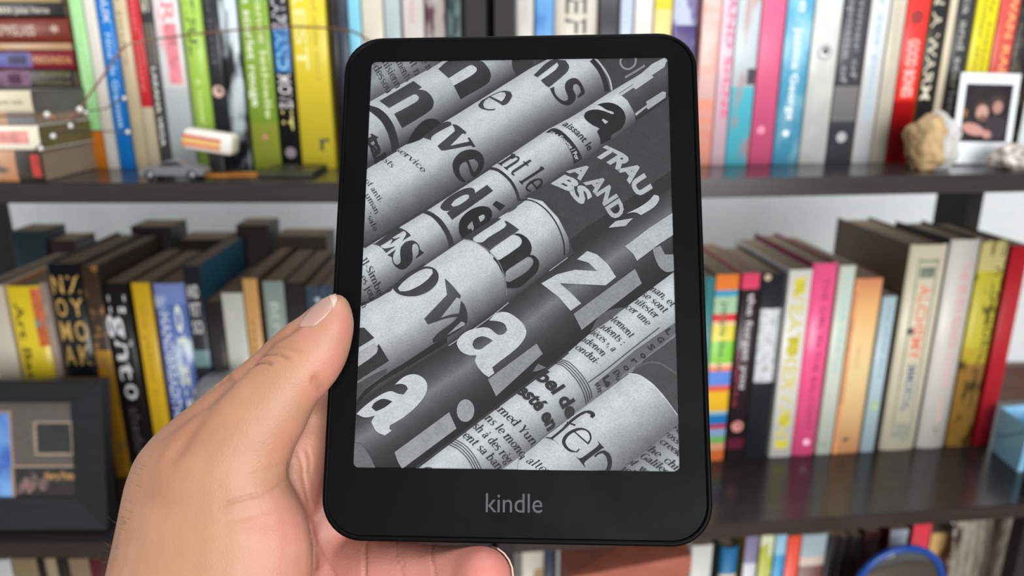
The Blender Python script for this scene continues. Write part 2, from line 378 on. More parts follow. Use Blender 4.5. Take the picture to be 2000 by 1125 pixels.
UR(1476.5, 1522, 'plain rose pink book on the upper right shelf', (220, 96, 136), h=.22, rough=.45, text=[('the rose', .78, .98, .45, .35, (232, 140, 168))], dot=[(.4, .16, .17, (230, 130, 160))])
UR(1524, 1575, 'sky blue book with cloudy pattern and white script', (84, 164, 200), h=.225, mot=((150, 204, 226), 40, .46, .62, (1, 1, .5)), text=[('Jessica George', .2, .6, .52, .3, (240, 248, 250)), ('Maame', .66, .99, .6, .34, (236, 246, 250))], dot=[(.4, .14, .12, (230, 242, 248))])
UR(1577, 1630, 'white book with a dark eye drawn on its spine', (224, 228, 224), h=.222, mot=((212, 218, 214), 60, .5, .6, (1, 1, .6)), dot=[(.5, .5, .26, (150, 158, 156)), (.5, .5, .17, (236, 238, 236)), (.52, .505, .12, (70, 74, 74))])
UR(1631.5, 1681, 'dark grey book with two lines of lettering and a lighter band', [(0, (70, 72, 78)), (.16, (72, 74, 80)), (.19, (128, 128, 130)), (.345, (66, 68, 74))], h=.225, text=[('the opposite of', .36, .93, .3, .24, (150, 152, 156)), ('the summer of', .38, .99, .68, .24, (146, 148, 152))], dot=[(.5, .12, .2, (168, 168, 170))])
UR(1683, 1720, 'white book with light blue lettering and tan edge', (226, 232, 234), h=.22, board=(200, 150, 112), text=[('every sea stories', .2, .95, .55, .3, (150, 190, 222))], dot=[(.6, .1, .14, (160, 168, 164))])
UR(1721.5, 1751, 'pale beige book beside the bright red one', (216, 208, 190), h=.21, text=[('quiet letters', .5, .95, .5, .3, (190, 180, 160))])
UR(1753, 1795, 'bright red book with white lettering and a dark red circle', [(0, (176, 14, 18)), (.28, (236, 52, 46))], h=.225, text=[('GOOD BONES', .3, .55, .5, .5, (250, 214, 206)), ('HONEY', .72, .97, .5, .44, (250, 220, 212))], dot=[(.45, .645, .3, (150, 34, 34))])  # shadow on the foot is painted as a darker red
UR(1797, 1831, 'black book with stacked cream letters and a gold edge', [(0, (34, 34, 34)), (.9, (214, 36, 54))], h=.215, board=(176, 160, 60), text=[('ON A WARM', .3, .88, .4, .55, (214, 206, 180))])
UR(1832, 1846, 'thin cream book right of the black and gold one', (218, 206, 180), h=.22)
UR(1847, 1882, 'dark book with narrow pale lettering and lavender edge', (52, 56, 56), h=.226, board=(196, 188, 204), text=[('veronica and scarlett', .2, .97, .5, .4, (172, 172, 168))])
UR(1884, 1926, 'acid yellow book behind the instant photo', (220, 208, 26), h=.222, text=[('the familiar thing', .35, .97, .35, .2, (140, 132, 30)), ('a family history', .35, .97, .68, .2, (148, 140, 30))])
UR(1927.5, 1966, 'coral red book with gold lettering behind the instant photo', (206, 84, 76), h=.22, text=[('THE SWAN RALLY', .3, .99, .65, .4, (234, 178, 112))])
UR(1968, 2012, 'black speckled book at the right end of the upper shelf', (36, 34, 32), h=.225, mot=((78, 74, 62), 90, .5, .6, (1, 1, 1)))

# ---- lower right shelf
G3 = 'books standing on the lower right shelf'; wL = 0.128
def LR(x0, x1, top, label, cols, yref=700, **k): return book(RC, 1, wL, x0, x1, yref, top, label, cols, group=G3, **k)
LR(1368, 1385.5, 542, 'teal book mostly hidden behind the right e-reader edge', (60, 128, 132))
LR(1386.5, 1431, 537, 'rainbow striped book right of the e-reader', [(0, (240, 128, 66)), (.06, (246, 180, 140)), (.1, (130, 200, 110)), (.14, (150, 180, 226)), (.18, (206, 46, 72)), (.205, (40, 128, 200)), (.26, (160, 206, 220)), (.28, (240, 190, 50)), (.39, (226, 100, 70)), (.42, (96, 140, 220)), (.5, (240, 130, 80)), (.52, (246, 214, 180)), (.54, (126, 200, 50)), (.66, (224, 210, 60)), (.74, (240, 214, 160)), (.76, (220, 40, 56)), (.8, (176, 212, 176)), (.89, (70, 160, 200)), (.92, (240, 132, 60))], text=[('people like us', .5, .86, .5, .3, (70, 110, 60))], board=(120, 96, 84))
LR(1436, 1470, 535, 'black book with a pink head and white lettering', [(0, (44, 36, 42)), (.06, (110, 40, 60)), (.12, (44, 30, 36)), (.9, (44, 40, 46)), (.92, (230, 76, 112))], text=[('the forget you', .4, .9, .62, .4, (206, 206, 210)), ('nights', .3, .6, .25, .3, (130, 30, 60))], dot=[(.5, .19, .35, (200, 130, 124))], depth=.15)
LR(1471.5, 1521, 535, 'black book with a large white label on its spine', (38, 40, 44), hard=True, panel=[(.12, .96, .43, .82, (220, 226, 230))], text=[('o', .48, .52, .55, .2, (150, 150, 150))], dot=[(.25, .98, .12, (190, 170, 140))])
LR(1524, 1568, 528, 'white book with acid yellow blocks of lettering', (238, 238, 234), text=[('WEATHERVANE', .05, .97, .5, .6, (206, 196, 40))], panel=[(.28, .74, .88, .96, (212, 202, 60)), (.28, .74, .56, .66, (212, 202, 60)), (.28, .74, .18, .24, (212, 202, 60)), (.3, .72, .05, .09, (212, 202, 60))], depth=.16)
LR(1569.5, 1617, 516, 'bright pink hardback with dark pink lettering', (240, 92, 144), hard=True, board=(128, 26, 62), text=[('THE GIRL IN THE BALCONY', .14, .93, .55, .26, (160, 44, 92))], dot=[(.55, .075, .14, (255, 190, 220))], rough=.28, depth=.165)
LR(1618.5, 1649, 520, 'pale mint book with aqua lettering', (226, 236, 222), text=[('A NEAR DEATH', .46, .97, .55, .42, (158, 206, 204))], dot=[(.4, .06, .14, (130, 150, 140)), (.75, .06, .1, (150, 160, 150))], depth=.15)
LR(1651.5, 1703, 545, 'cream book with a warm orange gradient', [(0, (234, 164, 112)), (.2, (240, 196, 140)), (.5, (238, 214, 158)), (.85, (240, 186, 120)), (1, (222, 144, 108))], grad=True, panel=[(.02, .14, .0, 1, (232, 150, 100))], text=[('mercury', .5, .64, .5, .3, (214, 178, 126)), ('+', .06, .11, .45, .32, (50, 44, 36))], up=['+'], depth=.14)
LR(1708, 1735, 580, 'small pale blue book beside the tall cream ornate one', (192, 218, 228), text=[('the white bird', .5, .95, .6, .3, (130, 170, 186))], panel=[(.3, .8, .28, .34, (180, 206, 150))], depth=.12)
LR(1748, 1819, 480, 'tall cream book with an ornate green border and red lettering', (230, 222, 196), hard=True, board=(86, 68, 52), panel=[(.22, .27, .06, .94, (150, 156, 134)), (.73, .78, .06, .94, (150, 156, 134)), (.22, .78, .92, .935, (140, 148, 126)), (.3, .7, .85, .9, (120, 132, 116)), (.26, .74, .05, .14, (156, 158, 140))], text=[('ALCHEMY', .46, .82, .52, .3, (226, 116, 84)), ('IMMORTAL', .2, .44, .52, .26, (84, 104, 134))], dot=[(.3, .6, .1, (70, 80, 70))], depth=.165)
LR(1822, 1879, 470, 'white book with faint red lettering beside the yellow patterned one', (230, 226, 220), hard=True, text=[('THE SEVEN ROADS', .5, .9, .6, .3, (222, 158, 158)), ('OF EVELYN', .3, .48, .6, .3, (224, 170, 168)), ('VAUGHN', .14, .26, .58, .24, (228, 180, 176))], board=(30, 36, 34), dot=[(.55, .09, .12, (150, 140, 120))], depth=.112)
LR(1881.5, 1932, 472, 'yellow and black patterned book with a golden brown foot', [(0, (176, 132, 62)), (.42, (214, 190, 60)), (.5, (226, 214, 70)), (.86, (236, 222, 150))], mot=((84, 66, 24), 62, .54, .62, (1, 1, .5)), text=[('WILD THORN', .45, .9, .75, .36, (40, 36, 20)), ('garden', .2, .4, .68, .3, (90, 64, 30))], hard=True, board=(40, 44, 30), depth=.112)
LR(1935.5, 1969, 482, 'plain red book at the right end of the lower shelf', (206, 34, 46), rough=.45, board=(150, 22, 34), depth=.112)

# ---- lower left shelf
G4 = 'books standing on the lower left shelf'; wLL = 0.125
def LL(x0, x1, top, label, cols, yref=650, **k): return book(LC, 1, wLL, x0, x1, yref, top, label, cols, group=G4, **k)
LL(-22, 22, 558, 'cream white book at the left edge of the lower shelf', (222, 210, 192), depth=.15)
LL(23.5, 92, 560, 'bright yellow book with black script and an orange corner', (226, 200, 44), rough=.25, hard=True, text=[('Art Basel St', .3, .92, .32, .26, (60, 54, 20))], panel=[(.72, .98, .7, .99, (206, 98, 44))], dot=[(.85, .82, .13, (50, 140, 150))], depth=.16, board=(176, 110, 50))
LL(93, 108.5, 553, 'narrow taupe book left of the black one with gold letters', (150, 134, 122), text=[('a summer', .4, .9, .5, .4, (190, 172, 158))], depth=.15)
LL(110, 176, 515, 'tall black book with two columns of gold letters', (22, 25, 30), rough=.25, hard=True, text=[('N', .87, .95, .28, .34, GOLD), ('O', .77, .85, .28, .34, GOLD), ('M', .66, .75, .28, .34, GOLD), ('A', .55, .64, .28, .34, GOLD), ('Z', .87, .95, .74, .34, GOLD), ('Y', .77, .85, .74, .34, GOLD), ('O', .66, .75, .74, .34, GOLD), ('K', .55, .64, .74, .34, GOLD), ('F', .3, .38, .74, .34, GOLD), ('R', .19, .27, .74, .34, GOLD), ('T', .34, .42, .28, .3, GOLD), ('I', .25, .32, .28, .3, GOLD)], up=list('NOMAZYKFRTI'), depth=.16, board=(40, 34, 30))
LL(177.5, 210, 520, 'dark and gold collage book with a golden lower half', [(0, (176, 128, 30)), (.62, (60, 46, 34))], mot=((150, 110, 60), 60, .54, .6, (1, 1, 1)), depth=.15, board=(50, 36, 26))
LL(217, 260, 553, 'black book with big blurred white letters', (26, 24, 24), text=[('light', .52, .94, .5, .8, (220, 222, 226)), ('0', .42, .5, .5, .6, (206, 206, 210)), ('shadow', .05, .38, .5, .5, (72, 68, 66))], depth=.16, board=(44, 36, 32))
LL(269, 305, 553, 'slim mustard yellow book with tiny lettering', (208, 168, 34), text=[('the yellow house', .25, .9, .5, .3, (176, 136, 26))], depth=.15, board=(120, 84, 36))
LL(307, 370, 555, 'blue and white book with white lettering', [(0, (40, 72, 140)), (.4, (92, 118, 182)), (.9, (124, 142, 200))], mot=((210, 226, 240), 40, .56, .66, (.8, 1, .4)), text=[('HANDBREADTHS', .3, .86, .3, .3, (226, 232, 244)), ('of glass', .1, .9, .78, .3, (220, 230, 220))], hard=True, rough=.25, depth=.15, board=(60, 54, 60))
LL(371.5, 404, 520, 'dark book with white words at its head and a pale triangle', [(0, (30, 30, 40)), (.3, (120, 84, 76)), (.36, (30, 32, 44)), (.54, (110, 140, 146)), (.62, (34, 34, 40))], text=[('AND', .86, .92, .45, .7, (210, 212, 214)), ('YET', .78, .84, .45, .7, (210, 212, 214)), ('SO', .7, .76, .5, .6, (210, 212, 214))], up=['AND', 'YET', 'SO'], depth=.14, board=(24, 76, 100))
LL(405.5, 438, 590, 'dark brown book left of the pale cream one', (42, 38, 38), depth=.15, board=(74, 56, 44))
LL(439.5, 482, 573, 'pale cream book with faint lines behind the thumb', (216, 218, 208), text=[('lines of the day', .3, .9, .5, .3, (196, 198, 188))], board=(96, 70, 52), depth=.15)
LL(483, 512, 545, 'tan gold book right of the pale cream one', (206, 158, 98), text=[('memory', .3, .8, .5, .35, (170, 124, 70))], board=(98, 62, 40), depth=.15)
LL(521, 562, 550, 'grey green book behind the thumb joint', (140, 154, 146), text=[('BEFORE DAYS', .3, .9, .5, .45, (176, 190, 182))], board=(52, 42, 38), depth=.15)
LL(563.5, 601, 552, 'very dark brown book right of the grey green one', (48, 42, 42), depth=.15, board=(60, 46, 40))
LL(602.5, 630, 560, 'dark blue book with pale glints above the thumb', (66, 78, 96), mot=((196, 212, 228), 70, .54, .6, (1, 1, 1)), depth=.15, board=(44, 38, 36))  # the glints are painted into the cover as pale speckle
LL(631.5, 665, 558, 'dark slate book at the left e-reader edge', (70, 82, 98), mot=((180, 200, 220), 60, .56, .62, (1, 1, 1)), depth=.15, board=(44, 40, 40))

G7 = 'dark books in the second row of the lower left shelf'
def RW(x0, x1, top, label, col): return book(LC, 1, .284, x0, x1, 500, top, label, col, group=G7, depth=.05, board=tuple(int(c * .8) for c in col))
RW(28, 92, 452, 'dark teal book in the second row behind the yellow one', (44, 58, 62))
RW(100, 150, 470, 'dark plum book in the second row behind the gold lettered black one', (58, 46, 48))
RW(262, 340, 443, 'tall charcoal book in the second row above the mustard yellow one', (44, 42, 42))
RW(352, 440, 468, 'dark brown book in the second row behind the white worded one', (50, 40, 36))
RW(466, 528, 440, 'tall dark umber book in the second row above the tan gold one', (52, 46, 44))
RW(540, 640, 462, 'grey brown book in the second row behind the thumb tip', (64, 56, 52))
# ---- bottom shelf
G5 = 'books standing on the bottom right shelf'; wB = 0.085
def BR(x0, x1, top, label, cols, yref=1095, **k): return book(RC, 2, wB, x0, x1, yref, top, label, cols, group=G5, **k)
BR(1019, 1063, 1060, 'pale cream book with a tan patch under the e-reader', (222, 216, 198), panel=[(.55, .95, .5, .88, (186, 156, 116))])
BR(1065, 1088, 1068, 'dark slate blue book under the e-reader', (66, 78, 98))
BR(1350, 1391, 1066, 'white book right of the terracotta box', (226, 228, 224))
BR(1409, 1443, 1072, 'dark green book with a blue and cream spine', [(0, (220, 208, 184)), (.86, (26, 106, 160))], hard=True, board=(34, 66, 58), depth=.15)
BR(1453, 1479, 1047, 'white book with a lavender head', [(0, (222, 226, 232)), (.86, (128, 122, 156))], board=(150, 132, 40))
BR(1483, 1509, 1046, 'lime green book on the bottom shelf', (176, 186, 66), mot=((214, 220, 190), 60, .5, .6, (1, 1, .5)))
BR(1511.5, 1533, 1046, 'light blue book left of the orange one', [(0, (48, 150, 206)), (.9, (150, 196, 222))])
BR(1535, 1561, 1048, 'orange red book on the bottom shelf', (232, 84, 62))
BR(1562.5, 1611, 1045, 'pale blue book with a brown lower spine', [(0, (120, 84, 78)), (.84, (226, 206, 196)), (.89, (166, 186, 196))])
BR(1613, 1635, 1048, 'black book right of the pale blue one', (36, 34, 34))
BR(1637, 1656, 1052, 'very dark brown book left of the round mirror', (30, 24, 24))
BR(1657.5, 1681, 1050, 'dark brown book behind the blue rim', (50, 34, 30))
BR(1683, 1713, 1040, 'dark maroon book behind the blue rim', (78, 24, 24))
BR(1731, 1766, 1036, 'white blue book peeking above the blue rim', (196, 204, 222), board=(110, 24, 34))
BR(1774, 1809, 1026, 'watermelon red book on the bottom shelf', (226, 62, 80), board=(124, 22, 34))
BR(1811, 1868, 1042, 'wide tan cardboard coloured book beside the grey fabric', (204, 166, 106), board=(126, 96, 68))
G6 = 'books standing on the bottom left shelf'
def BL(x0, x1, top, label, cols, yref=1105, **k): return book(LC, 2, 0.06, x0, x1, yref, top, label, cols, group=G6, **k)
BL(-20, 20, 1094, 'white book in the lower left corner of the photo', (206, 208, 206))
BL(22, 71, 1092, 'olive brown book in the lower left corner', (128, 112, 84))
BL(73, 85, 1092, 'thin black book in the lower left corner', (26, 24, 24))
BL(87, 109, 1092, 'grey tan book in the lower left corner', (150, 134, 108))
BL(111, 131, 1092, 'black brown book left of the wide tan one', (34, 30, 28))
BL(133, 173, 1092, 'wide tan brown book near the wrist', (132, 112, 88))
BL(175, 202, 1094, 'dark maroon book beside the wrist', (84, 32, 34))

# ------------------------------------------------------------------ e-reader
MM = 0.001
ex = Vector((0.99864109, -0.00052661, -0.05210622)).normalized()
ey = Vector((0.0073715, 0.98508253, 0.17192462)); en = ex.cross(ey).normalized(); ey = en.cross(ex)
c2w = lambda v: RT * v.x + UP * v.y + FW * v.z
ER_O = EYE + c2w(Vector((1.35, 9.70, 216.3))) * MM
EX, EY = c2w(ex).normalized(), c2w(ey).normalized(); EN = EX.cross(EY).normalized()
ER_M = Matrix((EX, EY, EN)).transposed().to_4x4(); ER_M.translation = ER_O
er = empty('e_reader', (0, 0, 0), 'black e-reader showing a grey newspaper picture, held in the hand', 'e-reader')
er.matrix_world = ER_M
def scr(px, py):
    """point of the photograph on the screen plane, millimetres from the screen centre"""
    d = ray(px, py); t = (ER_O - EYE).dot(EN) / d.dot(EN); p = EYE + d * t - ER_O
    return p.dot(EX) / MM, p.dot(EY) / MM

def rrect(x0, x1, y0, y1, r, n=10):
    out = []
    for cx, cy, a0 in ((x1 - r, y1 - r, 0), (x0 + r, y1 - r, 90), (x0 + r, y0 + r, 180), (x1 - r, y0 + r, 270)):
        for i in range(n + 1):
            a = math.radians(a0 + 90 * i / n); out.append((cx + r * math.cos(a), cy + r * math.sin(a)))
    return out
def loft(bm, loops, cap0=True, cap1=True):
    R = [[bm.verts.new(p) for p in L] for L in loops]; n = len(R[0])
    for A, B in zip(R, R[1:]):
        for i in range(n): bm.faces.new((A[i], A[(i + 1) % n], B[(i + 1) % n], B[i]))
    if cap0: bm.faces.new(R[0])
    if cap1: bm.faces.new(R[-1])
X0, X1, Y0, Y1, RC_ = -53.9, 54.1, -81.0, 69.2, 11.5
def rl(ins, z): return [(x * MM, y * MM, z * MM) for x, y in rrect(X0 + ins, X1 - ins, Y0 + ins, Y1 - ins, RC_ - ins)]
def soft_black(name, c, rough, bump):
    m, nt, b = principled(name, rough, c, 0.07)
    nz = nt.nodes.new('ShaderNodeTexNoise'); nz.inputs['Scale'].default_value = 2600; nz.inputs['Detail'].default_value = 2
    tc = nt.nodes.new('ShaderNodeTexCoord'); nt.links.new(tc.outputs['Object'], nz.inputs['Vector'])
    bp = nt.nodes.new('ShaderNodeBump'); bp.inputs['Strength'].default_value = bump; bp.inputs['Distance'].default_value = 0.0001
    nt.links.new(nz.outputs[0], bp.inputs['Height']); nt.links.new(bp.outputs[0], b.inputs['Normal'])
    # smudges and dust
    n2 = nt.nodes.new('ShaderNodeTexNoise'); n2.inputs['Scale'].default_value = 45; n2.inputs['Detail'].default_value = 5
    nt.links.new(tc.outputs['Object'], n2.inputs['Vector'])
    mr = nt.nodes.new('ShaderNodeMapRange'); mr.inputs['From Min'].default_value = .4; mr.inputs['From Max'].default_value = .65
    mr.inputs['To Min'].default_value = rough - .04; mr.inputs['To Max'].default_value = rough + .07
    nt.links.new(n2.outputs[0], mr.inputs['Value']); nt.links.new(mr.outputs[0], b.inputs['Roughness'])
    return m
body_mat = soft_black('matte_black_plastic', (4, 4.4, 5.4), 0.46, 0.12)
bm = bmesh.new()
loops = []
for i in range(5):
    a = PI / 2 * i / 4; loops.append(rl(3.2 * (1 - math.sin(a)), -8.2 + 3.2 * (1 - math.cos(a))))
for i in range(5):
    a = PI / 2 * i / 4; loops.append(rl(0.9 * (1 - math.cos(a)), -0.3 + 0.9 * math.sin(a)))
loops += [rl(1.25, 0.58), rl(1.4, 0.02), rl(1.75, 0.0)]
loft(bm, loops, True, True)
link('shell', bm_mesh(bm, 'shell', True), er, body_mat)
# front bezel: a plate with the window for the screen
SW, SH = 45.45, 61.15
bm = bmesh.new()
outer = [(x * MM, y * MM) for x, y in rrect(X0 + 1.75, X1 - 1.75, Y0 + 1.75, Y1 - 1.75, RC_ - 1.75)]
inner = [(x * MM, y * MM) for x, y in rrect(-SW, SW, -SH, SH, 1.5)]
def oi(L, z): return [bm.verts.new((x, y, z * MM)) for x, y in L]
A, B, C_, D_ = oi(outer, 0.004), oi(outer, 0.42), oi(inner, 0.42), oi(inner, 0.01)
for P, Q in ((A, B), (B, C_), (C_, D_)):
    for i in range(len(P)): bm.faces.new((P[i], P[(i + 1) % len(P)], Q[(i + 1) % len(P)], Q[i]))
link('bezel', bm_mesh(bm, 'bezel'), er, body_mat)

# ---- the screen picture: flat print on the screen plane
def grain_mat():
    m, nt, b = principled('electronic_paper', 0.6, (150, 150, 150), 0.12)
    at = nt.nodes.new('ShaderNodeAttribute'); at.attribute_name = 'shade'
    tc = nt.nodes.new('ShaderNodeTexCoord')
    nz = nt.nodes.new('ShaderNodeTexNoise'); nz.inputs['Scale'].default_value = 2100; nz.inputs['Detail'].default_value = 2
    n2 = nt.nodes.new('ShaderNodeTexNoise'); n2.inputs['Scale'].default_value = 260; n2.inputs['Detail'].default_value = 4
    for n in (nz, n2): nt.links.new(tc.outputs['Object'], n.inputs['Vector'])
    ad = nt.nodes.new('ShaderNodeMath'); ad.operation = 'MULTIPLY_ADD'; ad.inputs[1].default_value = 0.6
    nt.links.new(n2.outputs[0], ad.inputs[0]); nt.links.new(nz.outputs[0], ad.inputs[2])
    mr = nt.nodes.new('ShaderNodeMapRange'); mr.inputs['From Min'].default_value = 0.5; mr.inputs['From Max'].default_value = 1.1
    mr.inputs['To Min'].default_value = 0.82; mr.inputs['To Max'].default_value = 1.18; mr.clamp = False
    nt.links.new(ad.outputs[0], mr.inputs['Value'])
    vm = nt.nodes.new('ShaderNodeVectorMath'); vm.operation = 'SCALE'
    nt.links.new(at.outputs['Color'], vm.inputs[0]); nt.links.new(mr.outputs[0], vm.inputs['Scale'])
    nt.links.new(vm.outputs[0], b.inputs['Base Color'])
    return m
paper_mat = grain_mat()
OFFS = {'A': (660, 60, 3.308), 'B': (1000, 60, 3.308), 'C': (660, 380, 3.75), 'D': (1000, 380, 3.75), 'E': (660, 640, 3.75), 'F': (1000, 640, 3.75), 'P': (0, 0, 1), 'G': (664, 59, 2.2185), 'H': (664, 547, 2.2145), 'Q': (715, 430, 12.5), 'R': (855, 350, 9.375), 'S': (910, 410, 7.5), 'T': (990, 700, 4.891), 'U': (1060, 180, 7.033), 'V': (720, 110, 6.617)}
def parse(s):
    k = 'P'; out = []
    for tok in s.split():
        if tok in OFFS: k = tok; continue
        x, y = tok.split(','); ox, oy, sc_ = OFFS[k]; out.append((ox + float(x) / sc_, oy + float(y) / sc_))
    return out
# edges of the rolled newspapers, upper left to lower right, in photograph pixels
BND = [parse(s) for s in (
    '600,200 722,110 780,70 1000,-60',
    '640,244 722,199 786,163 847,130 900,98 1000,40',
    '640,376 719,326 775,293 890,225 1040,131 1075,113 1180,45',
    '600,553 711,483 820,417 881,378 956,329 1070,253 1121,226 1193,179 1260,139 1302,112 1400,50',
    '600,660 705,596 751,572 905,468 1015,400 1063,362 1151,306 1242,238 1302,194 1400,130',
    '600,850 697,792 763,745 873,677 993,591 1108,504 1191,444 1310,360 1400,296',
    '700,985 815,913 940,818 1040,743 1110,688 1155,649 1213,607 1272,564 1311,535 1400,470',
    '850,1010 1000,903 1067,853 1117,811 1227,731 1320,660 1400,600',
    '1100,1000 1211,917 1324,828 1400,770',
    '1300,1100 1400,1020 1500,940')]
def pdist(p, poly):
    best = 1e9
    for (ax, ay), (bx, by) in zip(poly, poly[1:]):
        dx, dy = bx - ax, by - ay; t = max(0, min(1, ((p[0] - ax) * dx + (p[1] - ay) * dy) / (dx * dx + dy * dy)))
        best = min(best, math.hypot(p[0] - ax - t * dx, p[1] - ay - t * dy))
    return best
def lerp(st, v):
    for (a, x), (b, y) in zip(st, st[1:]):
        if v <= b: return x + (y - x) * max(0, (v - a)) / (b - a)
    return st[-1][1]
PAPER = {0: [(0, 110), (.6, 150), (1, 90)], 1: [(0, 172), (.25, 186), (.5, 170), (.8, 112), (1, 62)], 2: [(0, 172), (.2, 192), (.45, 186), (.68, 134), (.86, 96), (1, 72)],
         3: [(0, 168), (.22, 194), (.5, 178), (.75, 128), (1, 76)], 4: [(0, 180), (.2, 196), (.5, 188), (.72, 140), (.9, 98), (1, 60)],
         5: [(0, 190), (.4, 200), (1, 170)], 6: [(0, 170), (.2, 194), (.45, 188), (.7, 160), (1, 118)], 7: [(0, 172), (.2, 192), (.45, 184), (.75, 144), (1, 104)], 8: [(0, 120), (.3, 176), (1, 176)]}
INK = {1: [(0, 62), (.3, 80), (.55, 60), (1, 46)], 2: [(0, 66), (.35, 74), (.6, 54), (1, 46)], 3: [(0, 62), (.3, 74), (.6, 54), (1, 46)], 4: [(0, 62), (.25, 72), (.4, 96), (.6, 74), (1, 50)],
       5: [(0, 58), (.2, 80), (.36, 120), (.6, 72), (.8, 54), (1, 46)], 6: [(0, 60), (1, 60)], 7: [(0, 58), (1, 52)], 8: [(0, 64), (1, 64)], 0: [(0, 62), (1, 62)]}
GREY = [(0, 70), (.3, 92), (.55, 72), (1, 52)]
def shade(roll, tone, p):
    if isinstance(tone, (int, float)): return tone
    d0, d1 = pdist(p, BND[roll]), pdist(p, BND[roll + 1]); v = d0 / max(d0 + d1, 1e-6)
    return lerp({'p': PAPER, 'k': INK}[tone][roll], v) if tone in 'pk' else lerp(GREY, v)
K_ALB = 0.74
pic = bmesh.new(); SHL = pic.verts.layers.float_color.new('shade'); _z = [0.03]
CLIP = [((SW, 0), (1, 0)), ((-SW, 0), (-1, 0)), ((0, SH), (0, 1)), ((0, -SH), (0, -1))]
def emit(b2, roll, tone, z):
    """b2: flat bmesh in photograph pixels; clip to the screen and add to the picture"""
    lay = b2.verts.layers.float.new('g')
    for v in b2.verts: v[lay] = max(6, shade(roll, tone, (v.co.x, v.co.y)))
    for v in b2.verts:
        x, y = scr(v.co.x, v.co.y); v.co = (x, y, 0)
    for (cx, cy), (nx, ny) in CLIP:
        bmesh.ops.bisect_plane(b2, geom=b2.verts[:] + b2.edges[:] + b2.faces[:], plane_co=(cx, cy, 0), plane_no=(nx, ny, 0), clear_outer=True)
    mp = {}
    for v in b2.verts:
        nv = pic.verts.new((v.co.x * MM, v.co.y * MM, z * MM)); g = s2l(v[lay]) ** 1.12 * K_ALB
        nv[SHL] = (g * 0.93, g * 1.0, g * 1.04, 1); mp[v] = nv
    for f in b2.faces:
        vs = [mp[v] for v in f.verts]
        try: nf = pic.faces.new(vs)
        except ValueError: continue
        nf.normal_update()
        if nf.normal.z < 0: nf.normal_flip()
    b2.free()
def smooth_poly(P, n=4):
    m = len(P); V = [Vector((x, y)) for x, y in P]; corner = []
    for i in range(m):
        a, b = V[i] - V[i - 1], V[(i + 1) % m] - V[i]
        if a.length < 1e-6 or b.length < 1e-6: corner.append(True); continue
        corner.append(abs(a.angle_signed(b)) > math.radians(48))
    out = []
    for i in range(m):
        p1, p2 = V[i], V[(i + 1) % m]; L = (p2 - p1).length
        m1 = Vector((0, 0)) if corner[i] else (p2 - V[i - 1]).normalized() * L
        m2 = Vector((0, 0)) if corner[(i + 1) % m] else (V[(i + 2) % m] - p1).normalized() * L
        if corner[i] and corner[(i + 1) % m]:
            out.append(tuple(p1)); continue
        if corner[i]: m1 = (p2 - p1) * 1.0 if True else m1
        if corner[(i + 1) % m]: m2 = (p2 - p1) * 1.0
        for k in range(n):
            t = k / n; h = (2 * t ** 3 - 3 * t * t + 1, t ** 3 - 2 * t * t + t, -2 * t ** 3 + 3 * t * t, t ** 3 - t * t)
            out.append(tuple(p1 * h[0] + m1 * h[1] + p2 * h[2] + m2 * h[3]))
    return out
def nz_(): _z[0] += 0.002; return _z[0]
def tri_fill(b2, P):
    vs = [b2.verts.new((x, y, 0)) for x, y in P]; f = b2.faces.new(vs); f.normal_update()
    bmesh.ops.triangulate(b2, faces=[f], ngon_method='EAR_CLIP')
    for _ in range(2):
        es = [e for e in b2.edges if e.calc_length() > 14]
        if es: bmesh.ops.subdivide_edges(b2, edges=es, cuts=1)
        bmesh.ops.triangulate(b2, faces=b2.faces[:])
def poly(roll, tone, s, smooth=True, z=None):
    P = parse(s) if isinstance(s, str) else s
    if smooth: P = smooth_poly(P)
    b2 = bmesh.new(); tri_fill(b2, P); emit(b2, roll, tone, z or nz_())
def resample(poly_, n):
    L = [0]
    for a, b in zip(poly_, poly_[1:]): L.append(L[-1] + math.hypot(b[0] - a[0], b[1] - a[1]))
    out = []
    for i in range(n):
        s = L[-1] * i / (n - 1); j = max(k for k in range(len(L) - 1) if L[k] <= s + 1e-9)
        t = (s - L[j]) / (L[j + 1] - L[j]); out.append((poly_[j][0] + t * (poly_[j + 1][0] - poly_[j][0]), poly_[j][1] + t * (poly_[j + 1][1] - poly_[j][1])))
    return out
def roll_base(i, tone):
    A, B = resample(BND[i], 40), resample(BND[i + 1], 40); b2 = bmesh.new(); G = []
    for a, b in zip(A, B): G.append([b2.verts.new((a[0] + (b[0] - a[0]) * k / 14, a[1] + (b[1] - a[1]) * k / 14, 0)) for k in range(15)])
    for r, q in zip(G, G[1:]):
        for k in range(14): b2.faces.new((r[k], r[k + 1], q[k + 1], q[k]))
    emit(b2, i, tone, nz_())
def band(roll, tone, s, wd):
    """a printed line of constant width along a smooth path"""
    C0 = [Vector((x, y, 0)) for x, y in parse(s)]; C0 = spline(C0, 6); b2 = bmesh.new(); rows = []
    for i, p in enumerate(C0):
        t = (C0[min(i + 1, len(C0) - 1)] - C0[max(i - 1, 0)]).normalized(); nrm = Vector((-t.y, t.x, 0)) * wd / 2
        rows.append((b2.verts.new(p + nrm), b2.verts.new(p - nrm)))
    for a, b in zip(rows, rows[1:]): b2.faces.new((a[0], a[1], b[1], b[0]))
    emit(b2, roll, tone, nz_())
AXIS = Vector((0.84, -0.545))
